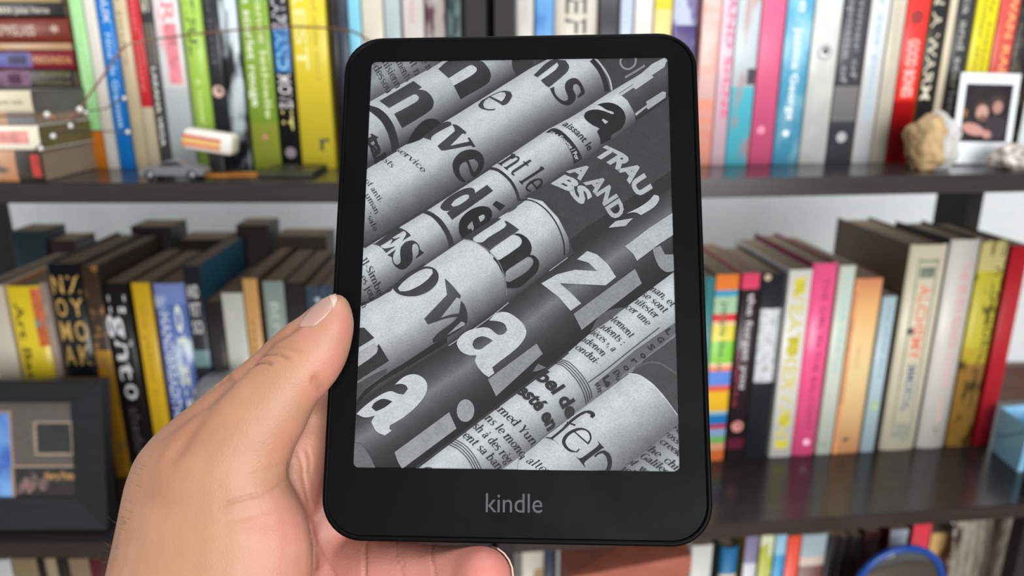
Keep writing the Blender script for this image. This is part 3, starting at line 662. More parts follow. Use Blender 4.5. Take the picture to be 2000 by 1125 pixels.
# a small set of serif letters built of strokes: (x0,y0,x1,y1,width) bars, arcs (cx,cy,rx,ry,a0,a1,width), x-height 1, ascender 1.5
TH, TN, SF = 0.24, 0.09, 0.07
def _bar(x0, y0, x1, y1, w): 
    d = Vector((x1 - x0, y1 - y0)); n = Vector((-d.y, d.x)).normalized() * w / 2
    return [[(x0 + n.x, y0 + n.y), (x0 - n.x, y0 - n.y), (x1 - n.x, y1 - n.y), (x1 + n.x, y1 + n.y)]]
def _arc(cx, cy, rx, ry, a0, a1, w=TH, n=12):
    q = []; pr = None
    for i in range(n + 1):
        a = math.radians(a0 + (a1 - a0) * i / n); ww = TN + (w - TN) * abs(math.cos(a)) ** 1.3
        p = ((cx + rx * math.cos(a), cy + ry * math.sin(a)), (cx + (rx - ww) * math.cos(a), cy + (ry - min(ww, TN * 1.2)) * math.sin(a)))
        if pr: q.append([pr[0], p[0], p[1], pr[1]])
        pr = p
    return q
def _stem(x, y0, y1, foot=True, head=True, w=TH):
    q = _bar(x + w / 2, y0, x + w / 2, y1, w)
    if foot: q += _bar(x - .1, y0 + SF / 2, x + w + .1, y0 + SF / 2, SF)
    if head: q += [[(x - .12, y1 - .13), (x, y1 - .2), (x, y1), (x - .12, y1 - .06)]]
    return q
GL = {
 'a': (.92, _arc(.36, .28, .36, .3, 20, 340) + _bar(.66, .05, .66, .72, TH * .9) + _arc(.4, .68, .38, .32, 5, 165) + _bar(.66, .04, .9, .06, .08)),
 'b': (1.05, _stem(.08, 0, 1.5, False) + _arc(.52, .5, .46, .52, -150, 150)), 'c': (.86, _arc(.48, .5, .48, .52, 40, 320)),
 'd': (1.06, _arc(.46, .5, .46, .52, 30, 330) + _stem(.7, 0, 1.5, False) + _bar(.9, .035, 1.04, .035, SF)), 'e': (.9, _arc(.48, .5, .48, .52, 0, 315) + _bar(.14, .5, .9, .5, TN)),
 'f': (.66, _stem(.18, 0, 1.15, True, False) + _arc(.5, 1.15, .33, .36, 60, 180) + _bar(0, .97, .62, .97, SF)), 'g': (.95, _arc(.42, .62, .4, .4, 0, 360) + _arc(.45, -.22, .45, .26, 0, 360) + _bar(.7, .95, .95, .95, .12) + _bar(.2, .22, .3, .05, .12)),
 'h': (1.12, _stem(.08, 0, 1.5) + _stem(.72, 0, .62, True, False) + _arc(.58, .62, .38, .4, 0, 170)), 'i': (.5, _stem(.1, 0, 1.0) + _arc(.22, 1.3, .14, .14, 0, 360, .14)),
 'j': (.5, _stem(.1, -.2, 1.0, False) + _arc(.0, -.2, .34, .3, -120, 0) + _arc(.22, 1.3, .14, .14, 0, 360, .14)), 'l': (.5, _stem(.1, 0, 1.5)),
 'm': (1.66, _stem(.08, 0, 1.0) + _stem(.68, 0, .62, True, False) + _arc(.55, .62, .37, .4, 0, 170) + _stem(1.28, 0, .62, True, False) + _arc(1.15, .62, .37, .4, 0, 170)),
 'n': (1.12, _stem(.08, 0, 1.0) + _stem(.72, 0, .62, True, False) + _arc(.58, .62, .38, .4, 0, 170)), 'o': (.98, _arc(.49, .5, .48, .52, 0, 360)),
 'p': (1.05, _stem(.08, -.5, 1.0) + _arc(.52, .5, .46, .52, -150, 150)), 'r': (.76, _stem(.08, 0, 1.0) + _arc(.56, .62, .34, .38, 45, 170)),
 's': (.74, _arc(.37, .74, .32, .28, 40, 260, .16) + _arc(.37, .27, .34, .29, -140, 80, .16) + _bar(.2, .62, .56, .4, .2)), 't': (.66, _stem(.16, .2, 1.3, False, False) + _arc(.46, .24, .3, .26, 180, 310) + _bar(0, .97, .6, .97, SF)),
 'u': (1.1, _stem(.06, .35, 1.0, False) + _arc(.44, .36, .38, .38, 180, 350) + _stem(.7, 0, 1.0, False)), 'v': (.98, _bar(.12, .98, .5, 0, TH) + _bar(.84, .98, .5, 0, TN) + _bar(0, .97, .36, .97, SF) + _bar(.68, .97, 1, .97, SF)),
 'w': (1.4, _bar(.12, .98, .42, 0, TH) + _bar(.7, .98, .42, 0, TN) + _bar(.7, .98, 1.0, 0, TH) + _bar(1.28, .98, 1.0, 0, TN) + _bar(0, .97, .34, .97, SF)), 'y': (.98, _bar(.12, .98, .5, 0, TH) + _bar(.84, .98, .36, -.45, TN) + _bar(0, .97, .36, .97, SF) + _bar(.68, .97, 1, .97, SF)),
 'x': (.98, _bar(.12, .98, .82, 0, TH) + _bar(.84, .98, .12, 0, TN)), 'k': (1.08, _stem(.08, 0, 1.5) + _bar(.3, .4, .85, .96, TN) + _bar(.45, .55, .95, 0, TH)), 'q': (1.05, _arc(.46, .5, .46, .52, 30, 330) + _stem(.7, -.5, 1.0)),
 'z': (.9, _bar(.08, .95, .82, .95, .1) + _bar(.78, .95, .1, .05, .2) + _bar(.06, .05, .84, .05, .1)),
 'S': (.92, _arc(.45, 1.08, .4, .38, 40, 260, .2) + _arc(.45, .4, .42, .4, -140, 80, .2) + _bar(.24, .9, .68, .58, .24)), 'Y': (1.15, _bar(.14, 1.45, .55, .7, TH) + _bar(1.0, 1.45, .6, .7, TN) + _bar(.56, .75, .56, 0, TH) + _bar(.35, .035, .78, .035, SF) + _bar(0, 1.45, .36, 1.45, SF)),
 'G': (1.2, _arc(.6, .73, .6, .75, 45, 330) + _bar(1.0, .1, 1.0, .65, TH) + _bar(.8, .65, 1.16, .65, SF)), 'D': (1.2, _stem(.1, 0, 1.45, True, False) + _arc(.35, .73, .78, .73, -90, 90)), 'L': (1.0, _stem(.1, 0, 1.45, True, False) + _bar(.1, .04, .95, .04, .08) + _bar(.9, .04, .9, .35, .08)),
 '-': (.5, _bar(.05, .5, .42, .5, .12)), ',': (.4, _arc(.15, .1, .12, .12, 0, 360, .12) + _bar(.22, .08, .1, -.25, .08)), ':': (.4, _arc(.18, .1, .13, .13, 0, 360, .13) + _arc(.18, .85, .13, .13, 0, 360, .13)),
 '»': (.7, _bar(.05, .8, .3, .5, .1) + _bar(.3, .5, .05, .2, .1) + _bar(.35, .8, .6, .5, .1) + _bar(.6, .5, .35, .2, .1)), ' ': (.5, []), '"': (.5, _bar(.1, 1.5, .1, 1.2, .12) + _bar(.32, 1.5, .32, 1.2, .12)), '.': (.4, _arc(.18, .1, .13, .13, 0, 360, .13)),
}
GL['é'] = (.9, GL['e'][1] + _bar(.42, 1.2, .66, 1.48, .13)); GL['è'] = (.9, GL['e'][1] + _bar(.6, 1.2, .36, 1.48, .13)); GL['à'] = (.92, GL['a'][1] + _bar(.6, 1.2, .36, 1.48, .13))
def words(roll, tone, s, p0, p1, xh, bow=0.0, bold=None, up=None, sans=False, z=None):
    """text whose baseline runs from p0 to p1 (pixels); xh the x-height along the roll"""
    a, b = Vector(p0), Vector(p1); U = Vector(up) if up else AXIS; b2 = bmesh.new(); N = Vector((b - a).normalized()); perp = Vector((N.y, -N.x))
    L = 0; quads = []
    if sans:
        vs, tr, L = text_tris(s, bold or 0.0)
        sc_ = 1 / 0.53
        P = [(x, y * sc_) for x, y, _ in vs]; bv = []
        for x, y in P:
            t = x / L; q = a + (b - a) * t + U * (y * xh) + perp * (bow * 4 * t * (1 - t)); bv.append(b2.verts.new((q.x, q.y, 0)))
        for t_ in tr:
            try: b2.faces.new([bv[i] for i in t_])
            except ValueError: pass
    else:
        x = 0
        for ch in s:
            wd, qs = GL[ch]; quads += [[(x + u, v) for u, v in q] for q in qs]; x += wd + .06
        L = x - .06
        for q in quads:
            vv = []
            for u, v in q:
                t = u / L; p = a + (b - a) * t + U * (v * xh) + perp * (bow * 4 * t * (1 - t)); vv.append(b2.verts.new((p.x, p.y, 0)))
            b2.faces.new(vv)
    # the print ends where the paper curves out of sight
    B = BND[roll]; k = min(range(len(B) - 1), key=lambda i: pdist(tuple(a), B[i:i + 2])); p, q = Vector(B[k]), Vector(B[k + 1])
    d = (q - p).normalized(); m = p + d * 0
    bmesh.ops.bisect_plane(b2, geom=b2.verts[:] + b2.edges[:] + b2.faces[:], plane_co=(m.x + .6 * -d.y, m.y + .6 * d.x, 0), plane_no=(d.y, -d.x, 0), clear_outer=True)
    emit(b2, roll, tone, z or nz_())
for i, t in ((0, 'p'), (1, 'p'), (2, 'p'), (3, 'p'), (4, 'p'), (5, 'k'), (6, 'p'), (7, 'p'), (8, 'p')): roll_base(i, t)
# shadow gaps beside the rolls
for i, s in ((2, '640,376 719,326 775,293'), (4, '705,596 751,572 830,515'), (6, '815,913 940,818 1040,743 1110,688'), (3, '711,483 820,417 881,378 956,329')):
    band(i, 66, s, 5)
# upper right: dark roll and plain grey roll
poly(2, 70, 'B 500,150 545,185 600,265 645,390 860,260 1010,165 1010,120 700,120', False)
band(2, 176, 'B 548,188 600,255 632,320 645,385', 3.2)
band(2, 52, 'B 515,188 560,240 595,310 615,392', 10)
band(2, 140, 'B 705,180 700,210 720,240 755,248 790,225 800,190 795,175', 3.4)
band(2, 132, 'B 730,303 800,262 858,225', 4)
poly(3, 'g', 'B 690,405 1015,190 1015,450 800,585 790,530 745,450', False)
poly(3, 84, 'B 640,690 800,585 1015,450 1015,760 900,800 760,790 690,740', False)
band(3, 118, 'B 740,715 800,690 850,670', 1.6); band(3, 104, 'B 830,780 930,750 1010,735', 2); band(3, 60, 'B 860,810 910,830 940,900', 8)
poly(3, 176, 'B 690,410 785,348 757,345 905,215 990,172 1002,183 985,235 905,288 914,302 800,380 785,368 700,424', False)
poly(3, 160, 'B 795,535 872,478 865,460 972,393 995,398 992,432 880,510 868,497 800,552', False)
# roll 0 fine print
for s, a, b, x in (('-dessou', 'A 218,222', 'A 318,412', 8), ('nisienn', 'A 285,205', 'A 378,380', 8), ('ments', 'A 375,205', 'A 442,335', 8), ('it n', 'A 462,205', 'A 500,298', 8), ('e n', 'A 535,200', 'A 580,262', 8)):
    words(0, 'k', s, parse(a)[0], parse(b)[0], x * 1.35)
# roll 1
poly(1, 60, 'A 1125,190 1265,190 1262,225 1160,288 1138,262 1126,228')
poly(1, 'k', 'V 900,165 1040,60 1450,60 1530,130 1575,210 1578,272 1540,350 1190,556 1100,380 1330,250 1396,190 1396,150 1340,115 1290,125 1035,285')
poly(1, 188, 'V 1035,285 1290,128 1340,117 1393,150 1393,188 1330,248 1100,380')
poly(1, 'k', 'V 140,578 580,320 690,400 645,433 720,440 790,490 835,560 841,620 800,700 435,930 330,745 600,600 645,560 650,530 620,495 580,495 265,670')
poly(1, 48, 'A 446,735 470,680 520,610 570,575 620,569 652,583 665,605 590,660 540,700 480,725')
poly(1, 56, 'A 205,482 270,505 330,560 372,640 398,745 350,786 338,715 312,640 268,572 205,520')
words(1, 'k', 'tal', parse('A 178,690')[0], parse('A 245,862')[0], 19, 2, 0.045, sans=True)
# roll 2
poly(2, 'k', 'A 908,478 930,452 1030,400 1080,388 1115,395 1127,420 1110,455 1085,478 1062,482 1048,472 978,432 952,450 938,476 948,498 975,507 1017,504 1014,513 975,516 930,505 910,492')
poly(2, 'p', 'A 988,425 1050,399 1078,400 1085,416 1072,442 1057,458')
poly(2, 'k', 'A 545,690 590,655 650,612 700,588 730,590 735,610 650,655 605,688 602,708 578,700')
poly(2, 'k', 'A 738,604 770,610 832,657 822,670 806,664 726,744 850,716 838,690 852,692 890,750 872,754 862,742 690,774 668,774 643,746 755,650 752,630')
poly(2, 'k', 'A 741,872 755,825 795,785 850,768 905,778 938,812 946,855 932,897 900,937 878,950 862,935 838,862 825,846 797,862 785,895 795,937 825,972 820,983 788,968 756,930')
poly(2, 'p', 'A 846,836 880,830 902,850 907,872 884,915 870,900')
words(2, 'k', 'service', parse('A 366,772')[0], parse('A 545,918')[0], 8.5, 3); words(2, 'k', 'sists', parse('A 256,822')[0], parse('A 345,888')[0], 8.5, 1)
words(2, 'k', 'of anti-', parse('A 172,972')[0], parse('A 268,1118')[0], 7.5, 1)
words(2, 'k', 'uman', parse('C 196,10')[0], parse('C 276,150')[0], 8, 1); words(2, 'k', '"safe', parse('C 205,150')[0], parse('C 262,275')[0], 7.5, 1)
poly(2, 'k', 'B 140,288 250,192 345,192 369,230 360,262 330,292 242,366 225,360 186,322 280,255 302,225 292,205 165,302')
poly(2, 'k', 'B 245,375 272,362 278,402 302,435 337,455 362,448 360,420 344,380 346,340 372,314 408,307 440,330 470,390 466,410 430,434 422,426 447,396 435,360 415,344 397,352 395,380 412,420 402,456 365,482 320,472 280,437 256,398')
# roll 3
poly(3, 46, 'U 748,175 830,150 940,148 1040,190 1110,260 1139,350 1120,440 1060,520 950,590 935,650 798,722 790,650 748,540 782,500 680,450 590,380 565,330 590,280 650,250 740,240 840,260 960,306 980,295 970,275 880,245 800,195')
poly(3, 178, 'U 810,385 830,367 902,408 860,440')
words(3, 'k', 'aissant le', (1097, 244), (1149, 296), 10.5, 6, 0.02, sans=True)
poly(3, 54, 'U 38,556 130,500 200,505 290,560 400,670 480,780 530,870 545,920 425,988 410,880 350,760 270,650 180,580 110,563')
words(3, 190, 'rs • Espagne / Por', (1073, 260), (1125, 314), 6.4, 8, 0.02, sans=True)
words(3, 'k', 'nt le', (972, 319), (1034, 379), 36, 4)
band(3, 58, 'A 980,888 1040,905 1110,965 1150,1030 1172,1100', 5.5)
poly(3, 'k', 'R 45,520 80,450 180,350 330,250 480,180 590,158 650,170 680,210 682,258 905,105 1015,215 700,440 265,745 168,620 225,575 160,585 90,565')
poly(3, 182, 'R 245,472 300,400 420,320 530,282 576,300 565,350 480,420 380,480 290,505')
poly(3, 46, 'R 385,900 400,780 460,680 560,590 680,525 820,495 930,520 985,580 996,660 960,760 900,820 680,950 500,1082 440,1060 400,990')
poly(3, 164, 'R 745,690 800,660 845,650 863,680 850,730 780,787'); poly(3, 140, 'R 538,882 570,830 630,770 650,840 662,900 650,930 630,952 620,910 600,905 575,926')
poly(3, 50, 'R 1003,465 1070,398 1242,486 1140,584')
poly(3, 62, 'C 598,130 640,116 700,138 770,198 832,300 852,366 815,394 800,322 750,232 690,167 635,140')
poly(3, 'k', 'Q 165,568 215,575 765,190 860,205 960,250 1050,320 1102,376 1040,415 950,472 888,524 932,440 970,380 980,320 950,280 915,265 640,430 700,455 842,408 820,430 700,512 578,610 630,530 642,490 632,462 350,635 400,680 460,695 560,680 722,638 690,667 600,722 493,803 430,730 345,650 260,610 170,592')
poly(3, 'k', 'Q 518,862 742,708 690,800 665,890 665,980 700,1060 750,1095 800,1080 840,1030 850,980 840,880 835,780 850,680 900,600 980,530 1080,500 1160,505 1240,550 1300,630 1322,720 1422,796 1320,870 1218,942 1213,920 1270,840 1290,760 1285,670 1250,600 1200,572 1150,595 1130,650 1130,750 1140,850 1135,960 1110,1040 1030,1130 960,1190 870,1210 780,1180 700,1110 650,1020 632,910 580,885')
words(3, 'k', 'll-Simbe', parse('C 165,490')[0], parse('C 290,745')[0], 10, 3); words(3, 'k', 'es jou', parse('C 160,610')[0], parse('C 235,785')[0], 10, 2); words(3, 'k', 'm', parse('C 165,800')[0], parse('C 182,838')[0], 10)
# roll 4
poly(4, 70, 'P 1024,384 1060,393 1090,425 1110,463 1113,487 1108,504 1191,444 1325,350 1325,178 1242,238 1151,306 1063,362', False)
poly(4, 56, 'P 1190,444 1120,494 1112,470 1150,440 1200,408 1330,320 1330,352', False)
band(4, 48, 'D 60,42 130,42 200,72 275,140 340,240 378,350 385,445', 2.4)
poly(4, 'k', 'C 405,690 470,610 560,550 650,527 712,545 738,590 726,650 670,706 590,741 510,746 450,731 416,706')
poly(4, 'p', 'C 440,686 480,640 560,580 640,544 691,548 696,575 660,620 590,671 510,706 455,709')
poly(4, 'k', 'C 333,732 368,692 402,680 392,705')
poly(4, 'k', 'C 785,614 840,668 902,742 893,766 872,752 760,895 750,906 660,951 633,910 800,735 790,660')
poly(4, 'k', 'C 750,906 830,880 930,868 945,900 830,900 662,951')
poly(4, 'k', 'C 903,778 930,812 950,890 935,952 790,1052 700,1087 694,1060 740,1010 872,905')
poly(4, 150, 'C 800,1030 905,930 930,940 930,955', False)
poly(4, 80, 'R 1190,622 1290,545 1400,490 1450,484 1457,510 1400,560 1300,607')
poly(4, 66, 'S -62,424 60,345 380,145 450,122 522,127 470,165 115,402 105,430 120,465 60,442')
poly(4, 'k', 'S 128,466 200,480 255,468 340,400 560,265 598,220 563,163 600,168 690,225 782,292 715,345 640,390 360,590 355,630 371,662 280,570')
poly(4, 52, 'S 690,362 760,345 840,372 920,440 962,530 961,600 935,660 840,730 600,890 580,940 582,994 520,900 470,800 397,710 410,693 460,730 500,730 780,540 815,490 820,450 790,400 740,375')
poly(4, 48, 'S 930,660 1000,672 1062,740 1073,810 1040,910 940,1010 780,1135 600,1150 588,1040 620,1058 680,1040 900,900 980,800 990,750 970,710 920,690 880,700')
words(4, 172, 'TRAU', (1156, 302), (1247, 386), 24, 13, 0.05, sans=True); words(4, 166, 'A AND', (1106, 334), (1197, 432), 23, 12, 0.045, sans=True)
words(4, 176, 'BS', (1077, 358), (1134, 402), 22, 7, 0.05, sans=True)
band(4, 128, 'C 920,328 1000,345 1100,410 1180,500 1225,620 1235,740', 1.6)
poly(4, 180, 'D 840,140 930,95 1000,48 1040,3 1072,10 1077,40 1040,92 945,152 900,131'); poly(4, 174, 'D 706,244 760,195 885,174 830,231', False)
poly(4, 66, 'E 130,0 195,2 268,75 160,142 130,140', False); poly(4, 60, 'E 130,290 240,225 300,120 375,243 130,400', False); poly(4, 168, 'E 140,190 270,115 295,150 280,190 150,285')
poly(4, 84, 'E 130,420 260,345 360,300 355,335 200,440 130,520', False)
poly(4, 50, 'E 130,580 150,520 200,455 290,390 400,312 470,272 540,225 700,120 800,70 800,110 640,210 470,312 300,408 200,498', False)
# roll 5
band(5, 150, 'C 812,1108 900,1050 1100,912 1250,792', 2.2); band(5, 150, 'D 275,560 340,512 408,462', 2)
poly(5, 188, 'E 870,120 885,78 950,25 1050,0 1110,5 1172,52 1217,45 1241,18 1222,-25 1180,-45 1108,-52 1165,-107 1240,-111 1310,-71 1365,-15 1379,45 1345,112 1275,180 1180,252 1130,292 1146,332 1105,363 1060,330 1005,250 1016,202 960,201 900,172')
poly(5, 'k', 'E 985,125 1000,88 1050,64 1100,74 1137,96 1080,136 1040,161 1000,155')
poly(5, 138, 'P 953,741 1048,671 1060,691 969,774', False); poly(5, 110, 'F 190,265 252,292 180,320 150,320', False)
poly(5, 190, 'E 137,632 190,580 300,500 385,465 440,483 482,490 513,450 500,424 460,411 418,418 470,370 530,343 592,348 641,385 656,430 641,490 580,572 480,657 380,717 378,742 396,753 345,789 285,760 245,690 271,645 200,657')
poly(5, 60, 'E 247,586 270,550 330,521 402,540 340,586 280,613')
poly(5, 148, 'E 415,912 815,619 869,738 470,1035 440,980', False)
poly(5, 150, [(660 + (935 + 64 * math.cos(a) + 8 * math.sin(a)) / 3.75, 640 + (607 + 82 * math.sin(a) - 12 * math.cos(a)) / 3.75) for a in [2 * PI * k / 20 for k in range(20)]], False)
poly(5, 112, 'E 110,850 150,845 195,880 240,950 282,1040 110,1040')
poly(5, 182, 'D 475,475 550,415 622,440 700,510 762,605 685,666 350,650 430,720 506,798 430,852 340,750 214,652 330,585 460,552 622,562 560,500', False)
poly(5, 136, 'D 450,875 900,545 950,652 510,992', False); poly(5, 92, 'D 570,1008 640,890 740,838 825,828 700,930')
poly(5, 172, 'D 828,380 1000,250 1190,125 1190,290 1080,362 915,486 888,438', False)
poly(5, 140, 'D 1085,375 1030,400 1045,462 1080,532 1130,568 1190,560 1190,440 1120,440')
# roll 6
for s, a, b, x in (('man, et', 'D 985,690', 'D 1165,828', 11), ('i se sont', 'D 905,720', 'D 1110,872', 11), ('anifester', 'D 850,770', 'D 1045,912', 11), ('ncer une', 'D 790,815', 'D 985,962', 11), ('blement', 'D 690,905', 'D 862,1055', 11),
                   ('udents :', 'D 625,970', 'D 800,1108', 11), ('pièces », a', 'F 545,30', 'F 735,180', 11), ('ndenen', 'F 490,90', 'F 660,215', 11), ('condui-', 'F 425,138', 'F 612,275', 11),
                   ('amed Yun', 'E 1128,580', 'F 148,868', 13), ('ans le mond', 'E 1040,640', 'F 70,960', 13), ('esh à des règ', 'E 955,705', 'E 1240,1000', 13), ('rent sa ban', 'E 880,775', 'E 1170,1050', 13), ('Do', 'F 735,330', 'F 765,395', 9), ('sur', 'F 600,415', 'F 628,492', 9)):
    words(6, 'k', s, parse(a)[0], parse(b)[0], x * (0.92 if x != 13 else .95), 3)
words(6, 'k', 'bel de', (1044, 738), (1109, 820), 21, 9, 0.04, sans=True); words(6, 'k', 'esté en', (1005, 764), (1071, 843), 20, 9, 0.04, sans=True)
words(6, 'k', 'Le', parse('F 665,372')[0], parse('F 695,440')[0], 10, 0, 0.04, sans=True)
band(6, 70, 'F 560,403 700,300 900,140 1080,0', 1.5); poly(6, 104, 'F 600,420 900,165 1110,20 1215,-50 1215,30 1000,200 830,330 700,440', False, z=0.0545)
for s, x, y in (('L', 1120, 25), ('G', 1058, 85), ('S', 990, 140), ('o', 935, 200), ('r', 870, 240), ('o', 812, 290)):
    p = Vector(parse('F %d,%d' % (x, y))[0]); words(6, 58, s, p, p + Vector((7, 8.5)), 9, sans=True, bold=.02)
for k in range(4): band(6, 62, 'F %d,%d %d,%d %d,%d %d,%d %d,%d' % (292 + k * 16, 262 - k * 10, 375 + k * 16, 282 - k * 8, 470 + k * 16, 380 - k * 8, 525 + k * 16, 480 - k * 10, 545 + k * 14, 560 - k * 14), 1.5)
for k in range(4): band(6, 62, 'E %d,%d %d,%d %d,%d %d,%d' % (800 + k * 20, 850 - k * 10, 880 + k * 18, 890 - k * 9, 950 + k * 16, 960 - k * 8, 1000 + k * 18, 1050 - k * 4), 1.5)
words(6, 'k', 'e', parse('E 605,1045')[0], parse('E 668,1075')[0], 16, 0)
poly(6, 78, 'F 860,345 960,250 1090,150 1215,60 1215,650 1130,525 1000,393 920,348')
band(6, 96, 'F 905,290 1000,255 1090,265 1160,310 1210,340', 4)
# roll 7
poly(7, 'p', 'F 240,800 860,335 930,348 1005,395 1060,445 1130,530 1180,600 1222,650 1222,705 800,1040 100,1060 60,960', False)
band(7, 205, 'F 850,337 925,346 1003,393 1062,447 1130,528 1210,640', 1.3)
poly(7, 'k', 'T 368,746 420,755 530,665 560,630 640,560 720,510 790,497 835,520 844,550 820,571 794,562 798,535 760,520 700,550 620,610 560,670 440,770 456,780 400,766')
poly(7, 'k', 'T 575,603 657,630 650,647 568,616')
poly(7, 'k', 'T 526,800 540,750 590,700 660,668 730,665 790,700 809,750 800,790 775,824 640,705 590,740 560,790 570,830 610,870 660,888 690,858 692,876 670,898 600,890 550,850')
poly(7, 192, 'T 655,700 700,685 750,690 785,725 790,770 772,801')
poly(7, 'k', 'T 858,778 932,856 910,862 760,975 737,1000 752,1047 658,933 690,955 720,945 850,850 880,820')
poly(7, 'k', 'T 830,930 880,890 930,875 980,910 1004,980 990,1060 950,1125 900,1125 950,1050 960,990 940,930 910,905 870,920 845,945')
band(7, 96, 'F 242,806 290,818 340,855', 2); poly(7, 'p', 'F 60,960 245,808 300,825 345,860 420,960 440,1060 40,1060')
words(7, 'k', 'n alter', parse('F 20,950')[0], parse('F 250,1085')[0], 13, 3)
# roll 8
for s, a, b, x in (('st', 'F 1165,722', 'F 1215,775', 10), ('cross', 'F 1070,770', 'F 1205,855', 10), ('e creek', 'F 1025,815', 'F 1215,945', 10), ('the  chil', 'F 965,885', 'F 1210,1062', 11), ('Galileo', 'F 930,950', 'F 1125,1085', 11), ('of  wei', 'F 830,985', 'F 1010,1105', 11), ('holi', 'F 775,1035', 'F 880,1100', 11)):
    words(8, 'k', s, parse(a)[0], parse(b)[0], x, 2)
me = bpy.data.meshes.new('screen'); pic.normal_update(); pic.to_mesh(me); pic.free()
link('screen', me, er, paper_mat)
# the word on the lower bezel
vs, tr, L = text_tris('kindle', 0.0, 0.0, 6)
top = max(v[1] for v in vs); bm = bmesh.new(); sx = 15.6 / L; sy = 5.0 / top
bv = [bm.verts.new(((-7.9 + x * sx) * MM, (-72.6 + y * sy) * MM, 0.432 * MM)) for x, y, _ in vs]
for t in tr:
    try: bm.faces.new([bv[i] for i in t])
    except ValueError: pass
me = bpy.data.meshes.new('logo'); bm.to_mesh(me); bm.free()
link('logo', me, er, plain((72, 75, 78), 0.5, .2))

# ------------------------------------------------------------------ hand
def dev(x, y, z): return ER_M @ Vector((x * MM, y * MM, z * MM))       # e-reader millimetres to world
def section(L, R, zc, th, n=28, sq=1.0):
    """one cross-section of the thumb side of the hand: an ellipse through the two outline points"""
    a, b = at_depth(L[0], L[1], zc * MM), at_depth(R[0], R[1], zc * MM); c = (a + b) / 2; h = (b - a) / 2
    v = (c - EYE).normalized(); out = []
    for i in range(n):
        t = 2 * PI * i / n; ct, st = math.cos(t), math.sin(t)
        out.append(c + h * (math.copysign(abs(ct) ** sq, ct)) + v * (th * MM) * math.copysign(abs(st) ** sq, st))
    return out
SEC = [((657, 574), (670, 577), 207.5, 2.2), ((644, 577), (681, 590), 207, 4.5), ((625, 585), (689, 614), 206.8, 6.6), ((604, 602), (691, 642), 206.5, 7.8), ((582, 620), (687, 670), 206.2, 8.4),
       ((555, 637), (679, 700), 206, 9.0), ((528, 660), (664, 731), 206, 9.6), ((500, 688), (642, 761), 206, 10.0), ((464, 716), (621, 784), 206, 10.5), ((425, 748), (607, 812), 206, 11.5),
       ((385, 780), (594, 842), 206, 12.5), ((340, 816), (578, 872), 206.5, 14), ((300, 850), (567, 908), 207, 15.5), ((265, 894), (566, 942), 207.5, 17), ((245, 942), (583, 972), 208, 18),
       ((232, 995), (600, 1010), 208, 18.5), ((221, 1050), (611, 1056), 207, 19), ((206, 1118), (611, 1116), 206, 19), ((192, 1180), (602, 1178), 205, 19), ((178, 1250), (590, 1250), 204, 19), ((160, 1340), (570, 1345), 203, 19), ((135, 1480), (540, 1490), 201, 21), ((95, 1700), (500, 1710), 198, 23), ((40, 2000), (450, 2010), 194, 25)]
hb = bmesh.new()
def dense(S, n=4):
    P = [list(a) + list(b) + [c, d] for a, b, c, d in S]; out = []
    for i in range(len(P) - 1):
        p0, p1, p2, p3 = P[max(i - 1, 0)], P[i], P[i + 1], P[min(i + 2, len(P) - 1)]
        for k in range(n):
            t = k / n; q = [.5 * (2 * b + (c - a) * t + (2 * a - 5 * b + 4 * c - d) * t * t + (3 * b - a - 3 * c + d) * t ** 3) for a, b, c, d in zip(p0, p1, p2, p3)]
            out.append(((q[0], q[1]), (q[2], q[3]), q[4], q[5]))
    return out + [S[-1]]
loft(hb, [section(*s) for s in dense(SEC)])
def limb(pts, rad, n=20, sub=5):
    """tapering limb with round ends along device-space points (mm)"""
    P = spline([Vector(p) for p in pts], sub); m = len(pts); R = []
    for i in range(len(P)):
        s = i / sub; j = min(int(s), m - 2); R.append(rad[j] + (rad[j + 1] - rad[j]) * (s - j))
    t0, t1 = (P[0] - P[1]).normalized(), (P[-1] - P[-2]).normalized(); C, RR = [], []
    for k in (80, 60, 40, 20): a = math.radians(k); C.append(P[0] + t0 * R[0] * math.sin(a)); RR.append(R[0] * math.cos(a))
    C += P; RR += R
    for k in (20, 40, 60, 80): a = math.radians(k); C.append(P[-1] + t1 * R[-1] * math.sin(a)); RR.append(R[-1] * math.cos(a))
    tube(hb, [dev(*c) for c in C], [r * MM for r in RR], n)
# palm and wrist behind the device
limb([(-92, -190, -20), (-86, -125, -24), (-66, -88, -31), (-62, -76, -31)], [26, 25, 20, 19])
limb([(-86, -125, -24), (-66, -60, -33)], [24, 18])
limb([(-66, -60, -33), (-64, -44, -29)], [17, 15])
limb([(-62, -80, -31), (-56, -92, -24)], [17, 13])
# forearm, below the frame
_e = ER_M.inverted() @ at_depth(372, 1300, .204) / MM
limb([(_e.x * .6 - 36, _e.y + 12, _e.z * .5 - 8), (-88, -170, -12), (-98, -215, -10), (-118, -330, 0)], [19, 27, 27, 33])
# thumb web
limb([(-72, -68, -14), (-63, -48, -14)], [15, 9])
